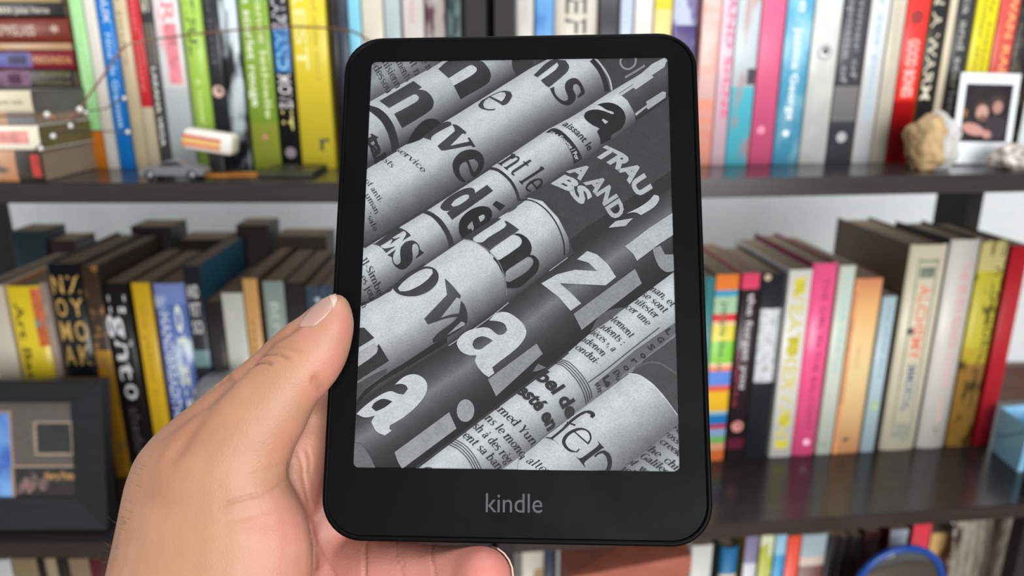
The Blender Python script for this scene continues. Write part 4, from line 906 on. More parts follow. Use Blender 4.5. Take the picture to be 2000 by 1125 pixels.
# fingers: index, middle, ring behind the back; the little finger carries the lower edge
limb([(-66, -52, -29), (-46, -40, -21.5), (-20, -22, -19.5), (2, -8, -17), (12, -1, -15.5)], [12, 11, 9.6, 8.2, 7.0])
limb([(-64, -60, -30), (-42, -56, -21.5), (-10, -44, -19.5), (16, -33, -17.5), (28, -28, -16)], [12, 11, 9.8, 8.4, 7.2])
limb([(-62, -72, -30), (-38, -70, -21), (-6, -62, -19), (18, -53, -17), (28, -49, -15.8)], [12, 10.8, 9.4, 8.0, 7.0])
limb([(-60, -91, -27), (-41, -91.5, -15), (-24, -91.2, -9), (-13, -89.9, -3), (-8.3, -89.2, 1.6)], [11, 9.2, 8.6, 8.1, 7.7])
bmesh.ops.recalc_face_normals(hb, faces=hb.faces)
raw = bpy.data.meshes.new('raw'); hb.to_mesh(raw); hb.free()
ro = bpy.data.objects.new('raw', raw); COL.objects.link(ro)
rm = ro.modifiers.new('r', 'REMESH'); rm.mode = 'VOXEL'; rm.voxel_size = 0.00075
hm = bpy.data.meshes.new_from_object(ro.evaluated_get(bpy.context.evaluated_depsgraph_get()))
bpy.data.objects.remove(ro); bpy.data.meshes.remove(raw)
N_ = len(hm.vertices); V = np.empty(N_ * 3); hm.vertices.foreach_get('co', V); V = V.reshape(-1, 3)
E_ = np.empty(len(hm.edges) * 2, dtype=np.int64); hm.edges.foreach_get('vertices', E_); E_ = E_.reshape(-1, 2)
deg = np.bincount(E_.ravel(), minlength=N_).astype(float)
def lap(X):
    S = np.empty_like(X)
    for k in range(X.shape[1]): S[:, k] = np.bincount(E_[:, 0], X[E_[:, 1], k], N_) + np.bincount(E_[:, 1], X[E_[:, 0], k], N_)
    return S / deg[:, None]
for it in range(14):
    V = V + 0.5 * (lap(V) - V); V = V - 0.52 * (lap(V) - V) if it < 8 else V
hm.vertices.foreach_set('co', V.ravel()); hm.update()
NRM = np.empty(N_ * 3); hm.vertices.foreach_get('normal', NRM); NRM = NRM.reshape(-1, 3)
eye = np.array(EYE); D = V - eye
rt, up_, fw = np.array(RT), np.array(UP), np.array(FW)
dz = D @ fw; PX = CX + FPX * (D @ rt) / dz; PY = CY - FPX * (D @ up_) / dz
facing = -(NRM * (D / np.linalg.norm(D, axis=1)[:, None])).sum(1)
# keep creases off the far side of the hand
dv = (V - np.array(ER_O)) @ np.array(EN) / MM
def dist_path(pts):
    P = np.array([tuple(p)[:2] for p in spline([Vector((x, y, 0)) for x, y in pts], 6)]); best = np.full(N_, 1e9); tt = np.zeros(N_)
    for i, (a, b) in enumerate(zip(P, P[1:])):
        d = b - a; t = np.clip(((PX - a[0]) * d[0] + (PY - a[1]) * d[1]) / (d @ d), 0, 1)
        q = np.hypot(PX - a[0] - t * d[0], PY - a[1] - t * d[1]); m = q < best
        best[m] = q[m]; tt[m] = (i + t[m]) / (len(P) - 1)
    return best, tt
disp = np.zeros(N_)
def crease(pts, wd, amp, dmin=-14, fade=True):
    q, t = dist_path(pts); f = np.exp(-(q / wd) ** 2) * (facing > 0.05) * (dv > dmin)
    if fade: f = f * np.clip(np.minimum(t, 1 - t) * 5, 0.0, 1)
    disp[:] -= f * amp * MM
crease([(486, 716), (500, 709), (516, 707), (535, 714)], 3.2, 1.0); crease([(500, 700), (518, 692), (545, 693), (568, 706)], 3.4, .8)
crease([(515, 686), (535, 680), (560, 682), (592, 690)], 3.6, .45); crease([(493, 722), (512, 722), (530, 727)], 3, .22)
crease([(606, 742), (617, 746), (634, 768)], 9, .8)
crease([(452, 732), (430, 754), (374, 836), (326, 922)], 15, .9); crease([(400, 790), (352, 850), (310, 905)], 10, -.35)
crease([(586, 641), (572, 644), (556, 655), (530, 670), (506, 692), (482, 718)], 5, .95); crease([(506, 692), (470, 730), (420, 770), (350, 826), (300, 866)], 8, .7)
crease([(415, 992), (470, 975), (527, 959), (566, 930)], 3.5, .45); crease([(470, 935), (520, 920), (562, 902)], 4, .18)
crease([(440, 1020), (520, 1000), (585, 985)], 5, .15)
crease([(566, 905), (567, 932), (583, 962), (600, 1000), (612, 1050), (616, 1110)], 4, .7, -30, False)
crease([(578, 872), (590, 905), (594, 938), (603, 980), (611, 1018)], 3, .55, -40); crease([(598, 872), (606, 900), (604, 930)], 3, .35, -40)
crease([(609, 1044), (628, 1080), (656, 1128)], 3, .6, -40, False)
crease([(717, 1056), (713, 1085), (712, 1130)], 3, .9, -40, False)
crease([(776, 1058), (775, 1085), (782, 1110), (788, 1130)], 2.5, .4, -40, False); crease([(784, 1062), (786, 1090), (790, 1120)], 2, .25, -40)
crease([(849, 1058), (843, 1075), (845, 1100), (850, 1130)], 2.6, .42, -40, False)
# fine skin unevenness
for i in range(N_):
    if facing[i] > -0.2:
        p = Vector(V[i]) * 260
        disp[i] += 0.00006 * mnoise.noise(p) + 0.0001 * mnoise.noise(p * 0.28)
V = V + NRM * disp[:, None]
# the thumb nail sits in a shallow bed
hm.vertices.foreach_set('co', V.ravel()); hm.update()
# skin tint: pinker at the finger ends, the web and the palm
tint = np.zeros((N_, 4)); tint[:, 3] = 1
base = np.array([s2l(x) for x in (174, 129, 102)]); pink = np.array([s2l(x) for x in (186, 124, 112)]); red = np.array([s2l(x) for x in (194, 108, 100)]); brown = np.array([s2l(x) for x in (150, 100, 76)])
wp = np.zeros(N_)
def blob(x, y, r, a):
    global wp
    wp = np.maximum(wp, a * np.exp(-((PX - x) ** 2 + (PY - y) ** 2) / r ** 2))
blob(680, 640, 42, .9); blob(655, 720, 46, .8); blob(625, 765, 34, .8); blob(570, 1030, 80, .75); blob(590, 870, 55, .5); blob(600, 960, 40, .6); blob(560, 1120, 90, .5); blob(600, 655, 30, .45)
wp = np.where(dv < -8, np.maximum(wp, .85), wp)
wp = np.where((PX > 650) & (PY > 1030), .9, wp)
pk = np.exp(-((PX - 960) / 60) ** 2) * (PX > 700) * (PY > 1000)
colv = base * (1 - wp[:, None]) + pink * wp[:, None]; colv = colv * (1 - .5 * pk[:, None]) + red * .5 * pk[:, None]
q = np.exp(-((PX - 400) ** 2 / 110 ** 2 + (PY - 850) ** 2 / 60 ** 2)) * .3; colv = colv * (1 - q[:, None]) + brown * q[:, None]  # shading painted brown across the back of the hand
qd, _t = dist_path([(560, 650), (480, 712), (400, 790), (330, 880), (310, 960)]); q = np.exp(-(qd / 34) ** 2)[:, None] * .4; colv = colv * (1 - q) + brown * q  # brown shading painted along the back of the thumb
mole = np.exp(-((PX - 243) ** 2 + (PY - 1020) ** 2) / 14) * .6; colv = colv * (1 - mole[:, None]) + brown * .5 * mole[:, None]
cr = np.clip(-disp / (0.6 * MM), 0, 1)[:, None] * .25; colv = colv * (1 - cr) + brown * cr  # shade in the creases, painted into the skin colour
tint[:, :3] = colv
at_ = hm.attributes.new('tint', 'FLOAT_COLOR', 'POINT'); at_.data.foreach_set('color', tint.ravel())
for p in hm.polygons: p.use_smooth = True
skin, nt, b = principled('skin', 0.47, (208, 158, 130), 0.42)
an = nt.nodes.new('ShaderNodeAttribute'); an.attribute_name = 'tint'; tc = nt.nodes.new('ShaderNodeTexCoord')
nz = nt.nodes.new('ShaderNodeTexNoise'); nz.inputs['Scale'].default_value = 70; nz.inputs['Detail'].default_value = 6; nt.links.new(tc.outputs['Object'], nz.inputs['Vector'])
mr = nt.nodes.new('ShaderNodeMapRange'); mr.inputs['From Min'].default_value = .3; mr.inputs['From Max'].default_value = .7; mr.inputs['To Min'].default_value = .93; mr.inputs['To Max'].default_value = 1.07
nt.links.new(nz.outputs[0], mr.inputs['Value']); vm = nt.nodes.new('ShaderNodeVectorMath'); vm.operation = 'SCALE'
nt.links.new(an.outputs['Color'], vm.inputs[0]); nt.links.new(mr.outputs[0], vm.inputs['Scale']); nt.links.new(vm.outputs[0], b.inputs['Base Color'])
b.inputs['Subsurface Weight'].default_value = 0.22; b.inputs['Subsurface Radius'].default_value = (1, .35, .2); b.inputs['Subsurface Scale'].default_value = 0.003
vo = nt.nodes.new('ShaderNodeTexVoronoi'); vo.feature = 'DISTANCE_TO_EDGE'; vo.inputs['Scale'].default_value = 900; nt.links.new(tc.outputs['Object'], vo.inputs['Vector'])
n3 = nt.nodes.new('ShaderNodeTexNoise'); n3.inputs['Scale'].default_value = 1400; n3.inputs['Detail'].default_value = 3; nt.links.new(tc.outputs['Object'], n3.inputs['Vector'])
ad = nt.nodes.new('ShaderNodeMath'); nt.links.new(vo.outputs[0], ad.inputs[0]); nt.links.new(n3.outputs[0], ad.inputs[1])
bp = nt.nodes.new('ShaderNodeBump'); bp.inputs['Strength'].default_value = .28; bp.inputs['Distance'].default_value = .00025
nt.links.new(ad.outputs[0], bp.inputs['Height']); nt.links.new(bp.outputs[0], b.inputs['Normal'])
HB = dev(-88, -150, -20)
hm.transform(Matrix.Translation(-HB)); hand = link('hand', hm, None, skin); hand.location = HB
tag(hand, 'bare left hand gripping the black e-reader, thumb over its left bezel', 'hand')
bvh = BVHTree.FromObject(hand, bpy.context.evaluated_depsgraph_get()) if False else BVHTree.FromPolygons([Vector(v) for v in V], [tuple(p.vertices) for p in hm.polygons])
def on_skin(px, py):
    d = ray(px, py).normalized(); h = bvh.ray_cast(EYE, d)
    if h[0] is None:
        h = bvh.find_nearest(at_depth(px, py, .2065))
    return h[0], h[1]
def nail_mesh(U, L, nu, nv, lift, name, mat):
    """nail plate between two outline curves, laid on the skin"""
    A, B = resample(U, nu), resample(L, nu); bm = bmesh.new(); G = []
    for a, b_ in zip(A, B):
        row = []
        for k in range(nv):
            t = k / (nv - 1); p, n = on_skin(a[0] + (b_[0] - a[0]) * t, a[1] + (b_[1] - a[1]) * t)
            e = min(t, 1 - t) * 2; row.append(bm.verts.new(p + n * (lift * min(1, e * 4)) * MM - HB))
        G.append(row)
    for r, q_ in zip(G, G[1:]):
        for k in range(nv - 1): bm.faces.new((r[k], r[k + 1], q_[k + 1], q_[k]))
    bmesh.ops.smooth_vert(bm, verts=[v for v in bm.verts if not v.is_boundary], factor=.5, use_axis_x=True, use_axis_y=True, use_axis_z=True)
    o = link(name, bm_mesh(bm, name, True), hand, mat); m = o.modifiers.new('s', 'SOLIDIFY'); m.thickness = .00015; m.offset = -1
    return o
nail_m, nt, b = principled('nail', 0.3, (184, 140, 128), .5); b.inputs['Subsurface Weight'].default_value = .2; b.inputs['Subsurface Scale'].default_value = .002
tip_m = principled('nail_edge', 0.35, (204, 168, 152), .5)[0]
o = nail_mesh([(585, 637), (590, 623), (606, 602), (627, 584), (645, 575)], [(588, 639), (615, 638), (636, 621), (652, 603), (657, 590)], 18, 9, .35, 'fingernail', nail_m)
o['label'] = 'pale pink thumbnail'
o = nail_mesh([(641, 576), (648, 574), (655, 574)], [(652, 604), (656, 598), (660, 588)], 6, 7, .5, 'nail_edge', tip_m); o['label'] = 'pale free edge of the thumbnail'
# little fingernail, seen edge-on at the finger's end
bm = bmesh.new(); rows = []
for i in range(9):
    a = math.radians(-62 + 124 * i / 8); rw = []
    for j in range(6):
        c = math.radians(8 + 66 * j / 5)
        rw.append(bm.verts.new(dev(-8.2 + 8.15 * math.cos(a) * math.cos(c) * 1.0, -89.3 + 8.1 * math.sin(a), 1.3 - 8.2 * math.sin(c) * math.cos(a)) - HB))
    rows.append(rw)
for r, q_ in zip(rows, rows[1:]):
    for k in range(5): bm.faces.new((r[k], r[k + 1], q_[k + 1], q_[k]))
o = link('fingernail', bm_mesh(bm, 'fingernail', True), hand, tip_m); m = o.modifiers.new('s', 'SOLIDIFY'); m.thickness = .0004; m.offset = 0
o['label'] = 'pale little fingernail seen edge-on'
# fine hairs along the back of the wrist
bm = bmesh.new(); random.seed(3)
for i in range(14):
    f = random.random(); px = 300 - 95 * f + random.uniform(-6, 10); py = 850 + 260 * f
    p, n = on_skin(px + 6, py)
    L = random.uniform(.002, .0045); g = (n + RT * -.5 + UP * random.uniform(.2, .9)).normalized()
    tube(bm, [p - HB, p + g * L * .6 - HB, p + g * L + UP * L * .25 - HB], [.00003, .00002, .00001], 4)
o = link('hair', bm_mesh(bm, 'hair'), hand, plain((96, 70, 54), .6)); o['kind'] = 'stuff'

# ------------------------------------------------------------------ things on the shelves
def wpt(case, px, py, w):
    u, z = case.pix(px, py, w); return case.pt(u, w, z)
# framed film cell leaning on the lower left shelf
TI = math.radians(12)
bl = LC.pt(LC.pix(214, 1048, 0.016)[0], 0.014, ZS[1] + .004)
fr = empty('picture_frame', bl, 'black picture frame with a grey mat leaning on the lower left shelf', 'picture frame', None, LC.a)
fr.rotation_euler = (-TI, 0, LC.a)
fblack = noisy('satin_black_wood', (25, 27, 29), (32, 34, 36), 20, .4, (1, 10, 10))
FW_, FH = 0.24, 0.158
bm = bmesh.new()
def rectloop(x0, x1, z0, z1, y): return [bm.verts.new(p) for p in ((x0, y, z0), (x1, y, z0), (x1, y, z1), (x0, y, z1))]
BW = 0.034
Ls = [rectloop(-FW_, 0, 0.0005, FH, .018), rectloop(-FW_, 0, 0.0005, FH, .001), rectloop(-FW_ + .001, -.001, .0015, FH - .001, 0), rectloop(-FW_ + BW, -BW, BW, FH - BW * .7, .004), rectloop(-FW_ + BW, -BW, BW, FH - BW * .7, .009)]
for P, Q in zip(Ls, Ls[1:]):
    for i in range(4): bm.faces.new((P[i], P[(i + 1) % 4], Q[(i + 1) % 4], Q[i]))
bm.faces.new(Ls[0])
link('frame', bm_mesh(bm, 'frame'), fr, fblack)
mat_m = noisy('grey_mat_board', (84, 78, 74), (92, 86, 82), 200, .8)
box_obj('mat_board', -FW_ + BW, -BW, .0085, .0105, BW, FH - BW * .7, mat_m, fr)
def fplane(x, z): return fr.matrix_world
bpy.context.view_layer.update()
FM = fr.matrix_world.copy(); FMi = FM.inverted()
def on_frame(px, py, y=.0085):
    o_ = FMi @ EYE; d = FMi.to_3x3() @ ray(px, py); t = (y - o_.y) / d.y; p = o_ + d * t; return p.x, p.z
bevel_m = noisy('bevelled_mat_edge', (152, 132, 116), (166, 148, 130), 80, .7)
def cutout(x0, y0, x1, y1, name, content):
    (a, d), (c, b_) = on_frame(x0, y0), on_frame(x1, y1)
    bm = bmesh.new(); w_ = .0028
    def lp(i, y): return [bm.verts.new(p) for p in ((a + i, y, b_ + i), (c - i, y, b_ + i), (c - i, y, d - i), (a + i, y, d - i))]
    R = [lp(0, .0084), lp(.0003, .0066), lp(w_ * .7, .0066), lp(w_, .0082)]
    for P, Q in zip(R, R[1:]):
        for i in range(4): bm.faces.new((P[i], P[(i + 1) % 4], Q[(i + 1) % 4], Q[i]))
    o = link(name, bm_mesh(bm, name), fr, bevel_m)
    box_obj('picture', a + w_, c - w_, .0079, .0083, b_ + w_, d - w_, content, o)
    return o, a + w_, c - w_, b_ + w_, d - w_
cutout(66, 822, 146, 889, 'mat_window', noisy('dark_film', (44, 50, 50), (54, 58, 56), 60, .3))
o, a, c, b_, d = cutout(22, 908, 166, 977, 'mat_window', noisy('dark_photo', (40, 40, 42), (56, 52, 50), 90, .4))
vs, tr, L = text_tris('Harry Potter', .02); bm = bmesh.new()
bv = [bm.verts.new((a + (c - a) * (.46 + .5 * x / L), .0077, b_ + (d - b_) * (.62 + .25 * y / .73))) for x, y, _ in vs]
for t in tr: bm.faces.new([bv[i] for i in t])
me = bpy.data.meshes.new('lettering'); bm.to_mesh(me); bm.free(); link('lettering', me, o, plain((190, 148, 92), .5))
bm = bmesh.new()
for fx, fz, rx, rz in ((.3, .62, .05, .2), (.2, .42, .12, .26), (.42, .45, .08, .2), (.07, .3, .04, .18)):
    bm.faces.new([bm.verts.new((a + (c - a) * (fx + rx * math.cos(k * PI / 8)), .00772 + fx * 1e-4, b_ + (d - b_) * (fz + rz * math.sin(k * PI / 8)))) for k in range(16)])
me = bpy.data.meshes.new('printed_figures'); bm.to_mesh(me); bm.free(); link('printed_figures', me, o, noisy('figure_print', (60, 60, 70), (150, 118, 110), 300, .4))
cutout(-70, 802, 33, 985, 'mat_window', noisy('blue_poster', (52, 92, 176), (120, 168, 226), 26, .35))

# instant photo
pa = RC.pix(1858, 314, .062); pb = RC.pix(1973, 314, .062); pt_ = RC.pix(1873, 144, .068)
ip = empty('instant_photo', RC.pt(pa[0], .064, ZS[0] + .0018), 'white bordered instant photo of two people, propped on the upper right shelf', 'photo', None, RC.a)
ip.rotation_euler = (math.radians(-5), math.radians(1.5), RC.a)
pw = pb[0] - pa[0]; ph = pt_[1] - ZS[0]
box_obj('card', 0, pw, 0, .0006, 0, ph, plain((226, 232, 236), .35), ip)
box_obj('picture', pw * .11, pw * .9, -.0001, 0, ph * .245, ph * .88, noisy('dark_print', (30, 24, 28), (44, 36, 40), 60, .3), ip)
def disc(name, cx, cz, rx, rz, col, y, parent, ang=0):
    bm = bmesh.new(); P = []
    for k in range(20):
        x, z = rx * math.cos(k * PI / 10), rz * math.sin(k * PI / 10)
        P.append(bm.verts.new((cx + x * math.cos(ang) - z * math.sin(ang), y, cz + x * math.sin(ang) + z * math.cos(ang))))
    bm.faces.new(P); me = bpy.data.meshes.new(name); bm.to_mesh(me); bm.free(); return link(name, me, parent, plain(col, .4))
for nm, x, z, rx, rz, col, ang in (('printed_shirt', .68, .4, .2, .13, (48, 40, 46), .3), ('printed_hair', .66, .69, .12, .075, (58, 42, 40), 0), ('printed_face', .68, .63, .085, .07, (172, 128, 116), 0), ('printed_hair', .42, .63, .12, .075, (62, 44, 40), 0), ('printed_face', .43, .57, .105, .085, (188, 146, 132), .1), ('printed_beard', .45, .505, .08, .035, (112, 78, 72), 0),
                                   ('printed_arm', .31, .385, .2, .062, (190, 140, 130), -.25), ('printed_hand', .55, .33, .085, .045, (184, 134, 126), -.3), ('printed_lamp', .15, .56, .03, .05, (150, 96, 50), 0)):
    disc(nm, pw * x, ph * z, pw * rx, ph * rz, col, -.00015 - .00003 * len(ip.children), ip, ang)

# crystal rock and mineral shell
def rock(name, case, px, pyb, w, rx, ry, rz, label, m, seed, amp=.16, flat=None):
    c = wpt(case, px, pyb, w); u, z = case.pix(px, pyb, w)
    bm = bmesh.new(); bmesh.ops.create_icosphere(bm, subdivisions=5, radius=1)
    for v in bm.verts:
        p = v.co.copy(); k = 1 + amp * mnoise.noise(p * 1.6 + Vector((seed, 0, 0))) + amp * .5 * mnoise.noise(p * 4 + Vector((0, seed, 0))) + amp * .25 * abs(mnoise.noise(p * 10))
        v.co = Vector((p.x * rx * k, p.y * ry * k, max(p.z * k, -.88) * rz))
    zm = min(v.co.z for v in bm.verts)
    for v in bm.verts: v.co.z -= zm
    o = link(name, bm_mesh(bm, name, True), None, m); o.location = case.pt(u, w, ZS[0] + .0003); o.rotation_euler = (0, 0, case.a)
    return tag(o, label, 'rock' if name == 'geode' else 'shell')
def mineral(name, ca, cb, cc):
    m, nt, b = principled(name, .6, ca); tc = nt.nodes.new('ShaderNodeTexCoord'); sp = nt.nodes.new('ShaderNodeSeparateXYZ')
    nz = nt.nodes.new('ShaderNodeTexNoise'); nz.inputs['Scale'].default_value = 70; nz.inputs['Detail'].default_value = 6
    nt.links.new(tc.outputs['Generated'], sp.inputs[0]); nt.links.new(tc.outputs['Object'], nz.inputs['Vector'])
    ad = nt.nodes.new('ShaderNodeMath'); ad.operation = 'MULTIPLY_ADD'; ad.inputs[1].default_value = .5; nt.links.new(nz.outputs[0], ad.inputs[0]); nt.links.new(sp.outputs['X'], ad.inputs[2])
    r = ramp_node(nt, [(.3, ca), (.5, cb), (.68, cc), (.76, (180, 178, 176)), (1, (196, 196, 194))]); nt.links.new(ad.outputs[0], r.inputs[0]); nt.links.new(r.outputs[0], b.inputs['Base Color'])
    bp = nt.nodes.new('ShaderNodeBump'); bp.inputs['Strength'].default_value = .8; bp.inputs['Distance'].default_value = .002; nt.links.new(nz.outputs[0], bp.inputs['Height']); nt.links.new(bp.outputs[0], b.inputs['Normal'])
    return m
rock('geode', RC, 1813, 322, .036, 0.0255, .022, .0285, 'tan rock with a white crystal side in front of the red book', mineral('geode_stone', (150, 122, 84), (196, 166, 122), (170, 140, 100)), 3.1, .2)
rock('seashell', RC, 1978, 322, .03, .02, .02, .0125, 'grey brown mottled shell lying before the instant photo', noisy('shell_surface', (150, 138, 130), (214, 206, 200), 120, .45, bump=.3), 8.2, .3)

# toy car
silver = principled('toy_silver', .35, (138, 140, 144)); silver[2].inputs['Metallic'].default_value = .6; silver = silver[0]
dark = plain((24, 24, 26), .4)
u, _ = LC.pix(345, 350, .022); uL_, _ = LC.pix(284, 350, .022); uR_, _ = LC.pix(410, 350, .022); hl = (uR_ - uL_) / 2
car = empty('toy_car', LC.pt(u, .022, ZS[0]), 'small silver toy car on the upper left shelf edge', 'toy car', None, LC.a)
prof = [(-1, .0060), (-.98, .0100), (-.7, .0116), (-.42, .0122), (-.16, .0172), (.22, .0174), (.5, .0132), (.9, .0108), (1, .0078), (.98, .0046), (-.96, .0046)]
bm = bmesh.new(); A = [bm.verts.new((x * hl, -.010, z)) for x, z in prof]; B = [bm.verts.new((x * hl, .010, z)) for x, z in prof]
for i in range(len(A)): bm.faces.new((A[i], A[(i + 1) % len(A)], B[(i + 1) % len(A)], B[i]))
bm.faces.new(A); bm.faces.new(B); bmesh.ops.bevel(bm, geom=bm.edges[:], offset=.0006, segments=2, affect='EDGES')
link('car_body', bm_mesh(bm, 'car_body'), car, silver)
bm = bmesh.new(); A = [bm.verts.new((x * hl, -.01025, z)) for x, z in ((-.36, .0126), (-.14, .0164), (.2, .0166), (.42, .0134))]; bm.faces.new(A)
me = bpy.data.meshes.new('side_window'); bm.to_mesh(me); bm.free(); link('side_window', me, car, dark)
for x in (-.66, .62):
    for y in (-.0104, .0074):
        bm = bmesh.new(); lathe(bm, [(.0014, y), (.0046, y + .0004), (.0049, y + .001), (.0049, y + .0028), (.004, y + .003)], 18, (x * hl, .0049), 'Y')
        wh = link('wheel', bm_mesh(bm, 'wheel', True), car, dark)
        if y < 0:
            bm = bmesh.new(); lathe(bm, [(.0012, y - .0006), (.003, y - .0002), (.0031, y + .0005)], 14, (x * hl, .0049), 'Y'); link('hub_cap', bm_mesh(bm, 'hub_cap', True), wh, silver)
# toy van on a dark stand behind the car
u, z = LC.pix(412, 276, .05)
van = empty('toy_van', LC.pt(u, .05, ZS[0]), 'white toy van with orange stripes on a dark stand behind the silver car', 'toy van', None, LC.a)
zc = z - ZS[0]; hv = LC.pix(460, 276, .05)[0] - u
bm = bmesh.new(); bm_box(bm, -hv, hv, -.010, .012, -.0095, .0095, .0042, 4)
vb = link('van_body', bm_mesh(bm, 'van_body', True), van, noisy('toy_white', (222, 218, 208), (232, 228, 220), 40, .35)); vb.location = (0, 0, zc); vb.rotation_euler = (0, math.radians(9), 0)
for z0, z1, c in ((-.006, -.0028, (214, 120, 62)), (-.0022, .001, (226, 178, 92)), (.0016, .0044, (206, 92, 60))):
    o = box_obj('stripe', -hv * .98, hv * .55, -.0103, -.0095, z0, z1, plain(c, .4), vb)
bm = bmesh.new(); bm_box(bm, -.006, .008, .004, .011, .0002, zc - .006, .001); link('stand', bm_mesh(bm, 'stand'), van, dark)
# orange tag and black tray in front of the black books
u0, u1 = LC.pix(388, 352, .03)[0], LC.pix(500, 352, .03)[0]
o = box_obj('bookmark', u0 + .003, u1, .0, .026, 0, .0016, noisy('amber_leather', (150, 92, 28), (186, 124, 44), 50, .4), None, .0006)
o.location = LC.pt(0, .032, ZS[0] + .0002); o.rotation_euler = (0, 0, LC.a); tag(o, 'flat amber bookmark lying before the black books, upper left shelf', 'bookmark')
u0, u1 = LC.pix(505, 352, .03)[0], LC.pix(612, 352, .03)[0]
o = box_obj('notebook', u0, u1, 0, .058, 0, .0052, noisy('dark_olive_cloth', (38, 40, 24), (50, 52, 34), 60, .4), None, .001)
o.location = LC.pt(0, .028, ZS[0] + .0002); o.rotation_euler = (0, 0, LC.a); tag(o, 'thin dark notebook lying flat before the olive green book', 'notebook')

# copper wire with tiny lights
copper = principled('copper_wire', .35, (150, 106, 84)); copper[2].inputs['Metallic'].default_value = .7; copper = copper[0]
def path(pts, r, n=6):
    bm = bmesh.new(); tube(bm, spline([wpt(LC, x, y, w_) for x, y, w_ in pts], 8), r, n); return bm
fl = empty('fairy_lights', LC.pt(LC.pix(150, 330, .045)[0], .0, ZS[0]), 'thin copper wire fairy lights draped across the upper left books', 'string lights', None, 0)
fl_o = fl.location.copy()
def fl_link(name, bm, m):
    bm.transform(Matrix.Translation(-fl_o)); return link(name, bm_mesh(bm, name, True), fl, m)
fl_link('wire', path([(-20, 228, -.01), (40, 226, -.01), (92, 226, -.008), (128, 234, 0), (155, 214, .01), (178, 180, .02), (200, 150, .03), (222, 118, .04), (242, 92, .05), (262, 84, .055), (320, 74, .06), (400, 65, .06), (480, 57, .06), (560, 52, .06), (640, 55, .05), (690, 62, .03), (724, 82, .0)], .00095), copper)
fl_link('wire', path([(60, 300, -.012), (100, 268, -.01), (140, 240, 0), (170, 218, .03), (205, 212, .05), (240, 192, .055)], .0006), plain((70, 58, 48), .4))
fl_link('wire', path([(70, 290, -.012), (110, 262, -.008), (150, 258, .01), (190, 255, .04), (225, 258, .05), (255, 262, .055)], .0006), plain((70, 58, 48), .4))
glass = principled('bulb_glass', .15, (214, 212, 208), .6)[0]
for x, y, w_, r in ((92, 224, -.01, .0034), (156, 214, .008, .0036), (104, 266, -.012, .003), (138, 246, -.002, .0028), (80, 290, -.014, .0028), (250, 258, .052, .0028), (243, 192, .053, .0026), (168, 220, .026, .0026)):
    bm = bmesh.new(); bmesh.ops.create_uvsphere(bm, u_segments=14, v_segments=10, radius=r * .78)
    bmesh.ops.translate(bm, verts=bm.verts, vec=wpt(LC, x, y, w_)); fl_link('bulb', bm, glass)

# round grey jar on the lower left shelf, behind the thumb
u, z = LC.pix(428, 735, .075)
jar = empty('jar', LC.pt(u, .08, ZS[1]), 'rounded grey glass jar behind the thumb on the lower left shelf', 'jar', None, LC.a)
jh = z - ZS[1]; jm = noisy('smoky_glass', (120, 122, 124), (140, 142, 144), 20, .15)
bm = bmesh.new(); lathe(bm, [(.02, .0003), (.027, .003), (.0285, .02), (.0285, jh - .024), (.026, jh - .012), (.02, jh - .004), (.010, jh), (.001, jh + .0005)], 36); link('bowl', bm_mesh(bm, 'bowl', True), jar, jm)
bm = bmesh.new(); tube(bm, [(.0288 * math.cos(a * PI / 18), .0288 * math.sin(a * PI / 18), jh - .022) for a in range(36)], .0012, 8, True); link('rim', bm_mesh(bm, 'rim', True), jar, plain((150, 152, 154), .2))

# terracotta box on the bottom shelf
ZB = ZS[2]
tm = noisy('terracotta_wood', (146, 82, 66), (168, 100, 82), 24, .5, (1, 14, 14), bump=.1)
(u0, zt), u1 = RC.pix(1128, 1098, .03), RC.pix(1349, 1098, .03)[0]
uu0, uu1 = RC.pix(1112, 1122, .012)[0], RC.pix(1346, 1110, .012)[0]; zt = RC.pix(1240, 1098, .012)[1] - .004
bx = empty('wooden_box', RC.pt(uu0, .012, ZB), 'reddish brown wooden box under the e-reader on the bottom shelf', 'box', None, RC.a)
wd_, hh = uu1 - uu0, zt - ZB
bm = bmesh.new(); bm_box(bm, 0, wd_, 0, .06, .0003, hh - .0125, .001); link('box_body', bm_mesh(bm, 'box_body'), bx, tm)
bm = bmesh.new()
A = [bm.verts.new(p) for p in ((-.002, -.003, hh - .0122), (wd_ + .001, -.003, hh - .0122), (wd_ + .001, .07, hh - .0122), (-.002, .07, hh - .0122))]
B = [bm.verts.new(p) for p in ((-.002, -.003, hh - .008), (wd_ + .001, -.003, hh + .010), (wd_ + .001, .07, hh + .012), (.05, .07, hh - .004))]
bm.faces.new(A); bm.faces.new(B)
for i in range(4): bm.faces.new((A[i], A[(i + 1) % 4], B[(i + 1) % 4], B[i]))
link('lid', bm_mesh(bm, 'lid'), bx, tm)

# round mirror with a blue rim, standing on the bottom shelf
cx_, cz_ = RC.pix(1755, 1147, .03); rr = RC.pix(1842, 1150, .03)[0] - cx_ - .004
mi = empty('desk_mirror', RC.pt(cx_, .03, ZB), 'round desk mirror with a bright blue rim on the bottom right shelf', 'mirror', None, RC.a)
hz = cz_ - ZB
bm = bmesh.new(); tube(bm, [(rr * math.cos(a * PI / 24), -.0, hz + rr * math.sin(a * PI / 24)) for a in range(48)], .0042, 12, True)
rim = link('rim', bm_mesh(bm, 'rim', True), mi, plain((18, 70, 156), .3))
mm_, nt, b = principled('mirror_glass', .08, (120, 122, 120)); b.inputs['Metallic'].default_value = .8
bm = bmesh.new(); lathe(bm, [(.001, -.006), (rr * .5, -.005), (rr * .9, -.001), (rr * .97, .001), (rr * .97, .004)], 48, (0, hz), 'Y'); link('glass', bm_mesh(bm, 'glass', True), mi, mm_)
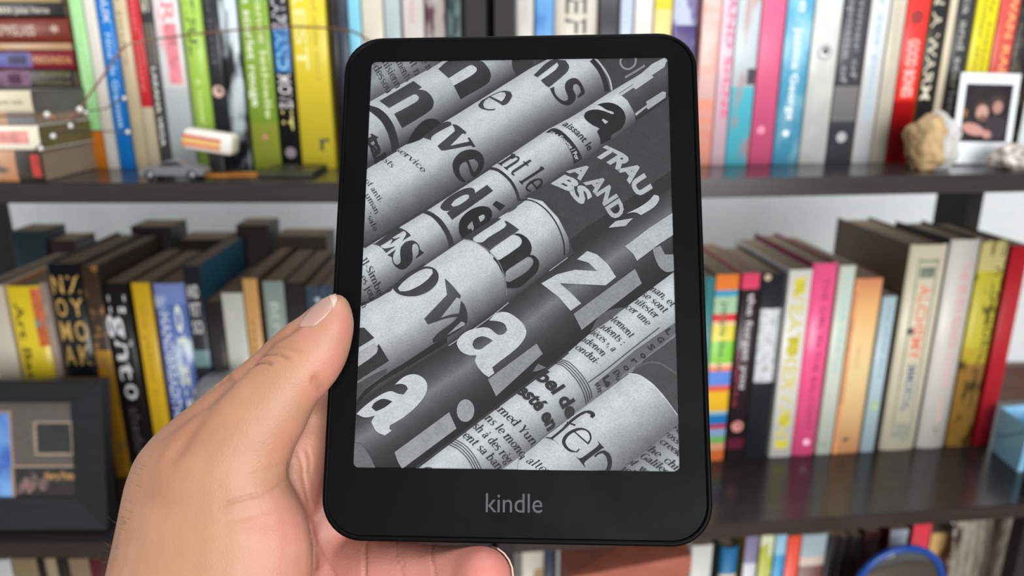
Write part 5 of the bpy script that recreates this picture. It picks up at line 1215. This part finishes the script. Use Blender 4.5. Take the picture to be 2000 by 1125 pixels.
bm = bmesh.new(); lathe(bm, [(.001, .0003), (.05, .0003), (.05, .004), (.012, .010), (.006, .02), (.006, hz - rr - .002)], 32); link('stand', bm_mesh(bm, 'stand', True), mi, plain((28, 60, 120), .3))

# folded grey fabric at the right of the bottom shelf
f0, ft = RC.pix(1872, 1062, .06); f1 = RC.pix(1974, 1062, .06)[0]
fm = noisy('grey_beige_wool', (134, 126, 114), (166, 158, 146), 40, .9, (6, 1, 1), bump=.5)
bm = bmesh.new(); G = []; NX, NZ = 40, 40; fh = ZS[1] - SH_T - .016 - ZB
for j in range(NZ + 1):
    row = []
    for i in range(NX + 1):
        x, z = (f1 - f0) * i / NX, fh * j / NZ
        y = .0045 * math.sin(x * 520 + z * 60 + 1.2 * math.sin(z * 40)) + .002 * math.sin(x * 1300 - z * 110)
        row.append(bm.verts.new((x, y, z)))
    G.append(row)
for a, b_ in zip(G, G[1:]):
    for i in range(NX): bm.faces.new((a[i], a[i + 1], b_[i + 1], b_[i]))
fo = link('blanket', bm_mesh(bm, 'blanket', True), None, fm); fo.location = RC.pt(f0, .060, ZB + .008); fo.rotation_euler = (0, 0, RC.a)
md = fo.modifiers.new('s', 'SOLIDIFY'); md.thickness = .012; md.offset = -1
md.offset = 1 if False else -1
tag(fo, 'folded grey beige knitted blanket at the right of the bottom shelf', 'blanket')

# blue paper gift bag at the right end of the lower shelf
P = [(1937, 796), (1997, 790), (1989, 913), (1934, 876)]
ur_, ul_ = RC.pix(1936, 878, .115)[0], RC.pix(1989, 913, .062)[0]; gz = RC.pix(1937, 796, .115)[1] - ZS[1]
gb = empty('gift_bag', RC.pt(ur_, .0, ZS[1]), 'light blue paper bag beside the red book, right end of lower shelf', 'bag', None, RC.a)
bm = bmesh.new(); fx = ul_ - ur_
q = [(0, .115), (fx, .062), (fx + .045, .066), (.052, .118)]
A = [bm.verts.new((x, y, .0004)) for x, y in q]; B = [bm.verts.new((x + (.001 if i == 0 else .003), y, gz - (0 if i else 0))) for i, (x, y) in enumerate(q)]
for i in range(4): bm.faces.new((A[i], A[(i + 1) % 4], B[(i + 1) % 4], B[i]))
bm.faces.new(A)
link('bag_body', bm_mesh(bm, 'bag_body'), gb, noisy('blue_paper', (146, 212, 252), (166, 224, 255), 40, .4, bump=.2))
bm = bmesh.new(); tube(bm, [(.0005, .1135, gz * .35), (fx * .5 - .0006, .0885, gz * .6), (fx - .0005, .0645, gz * .9)], .0006, 6); link('crease', bm_mesh(bm, 'crease'), gb, plain((70, 130, 180), .5))
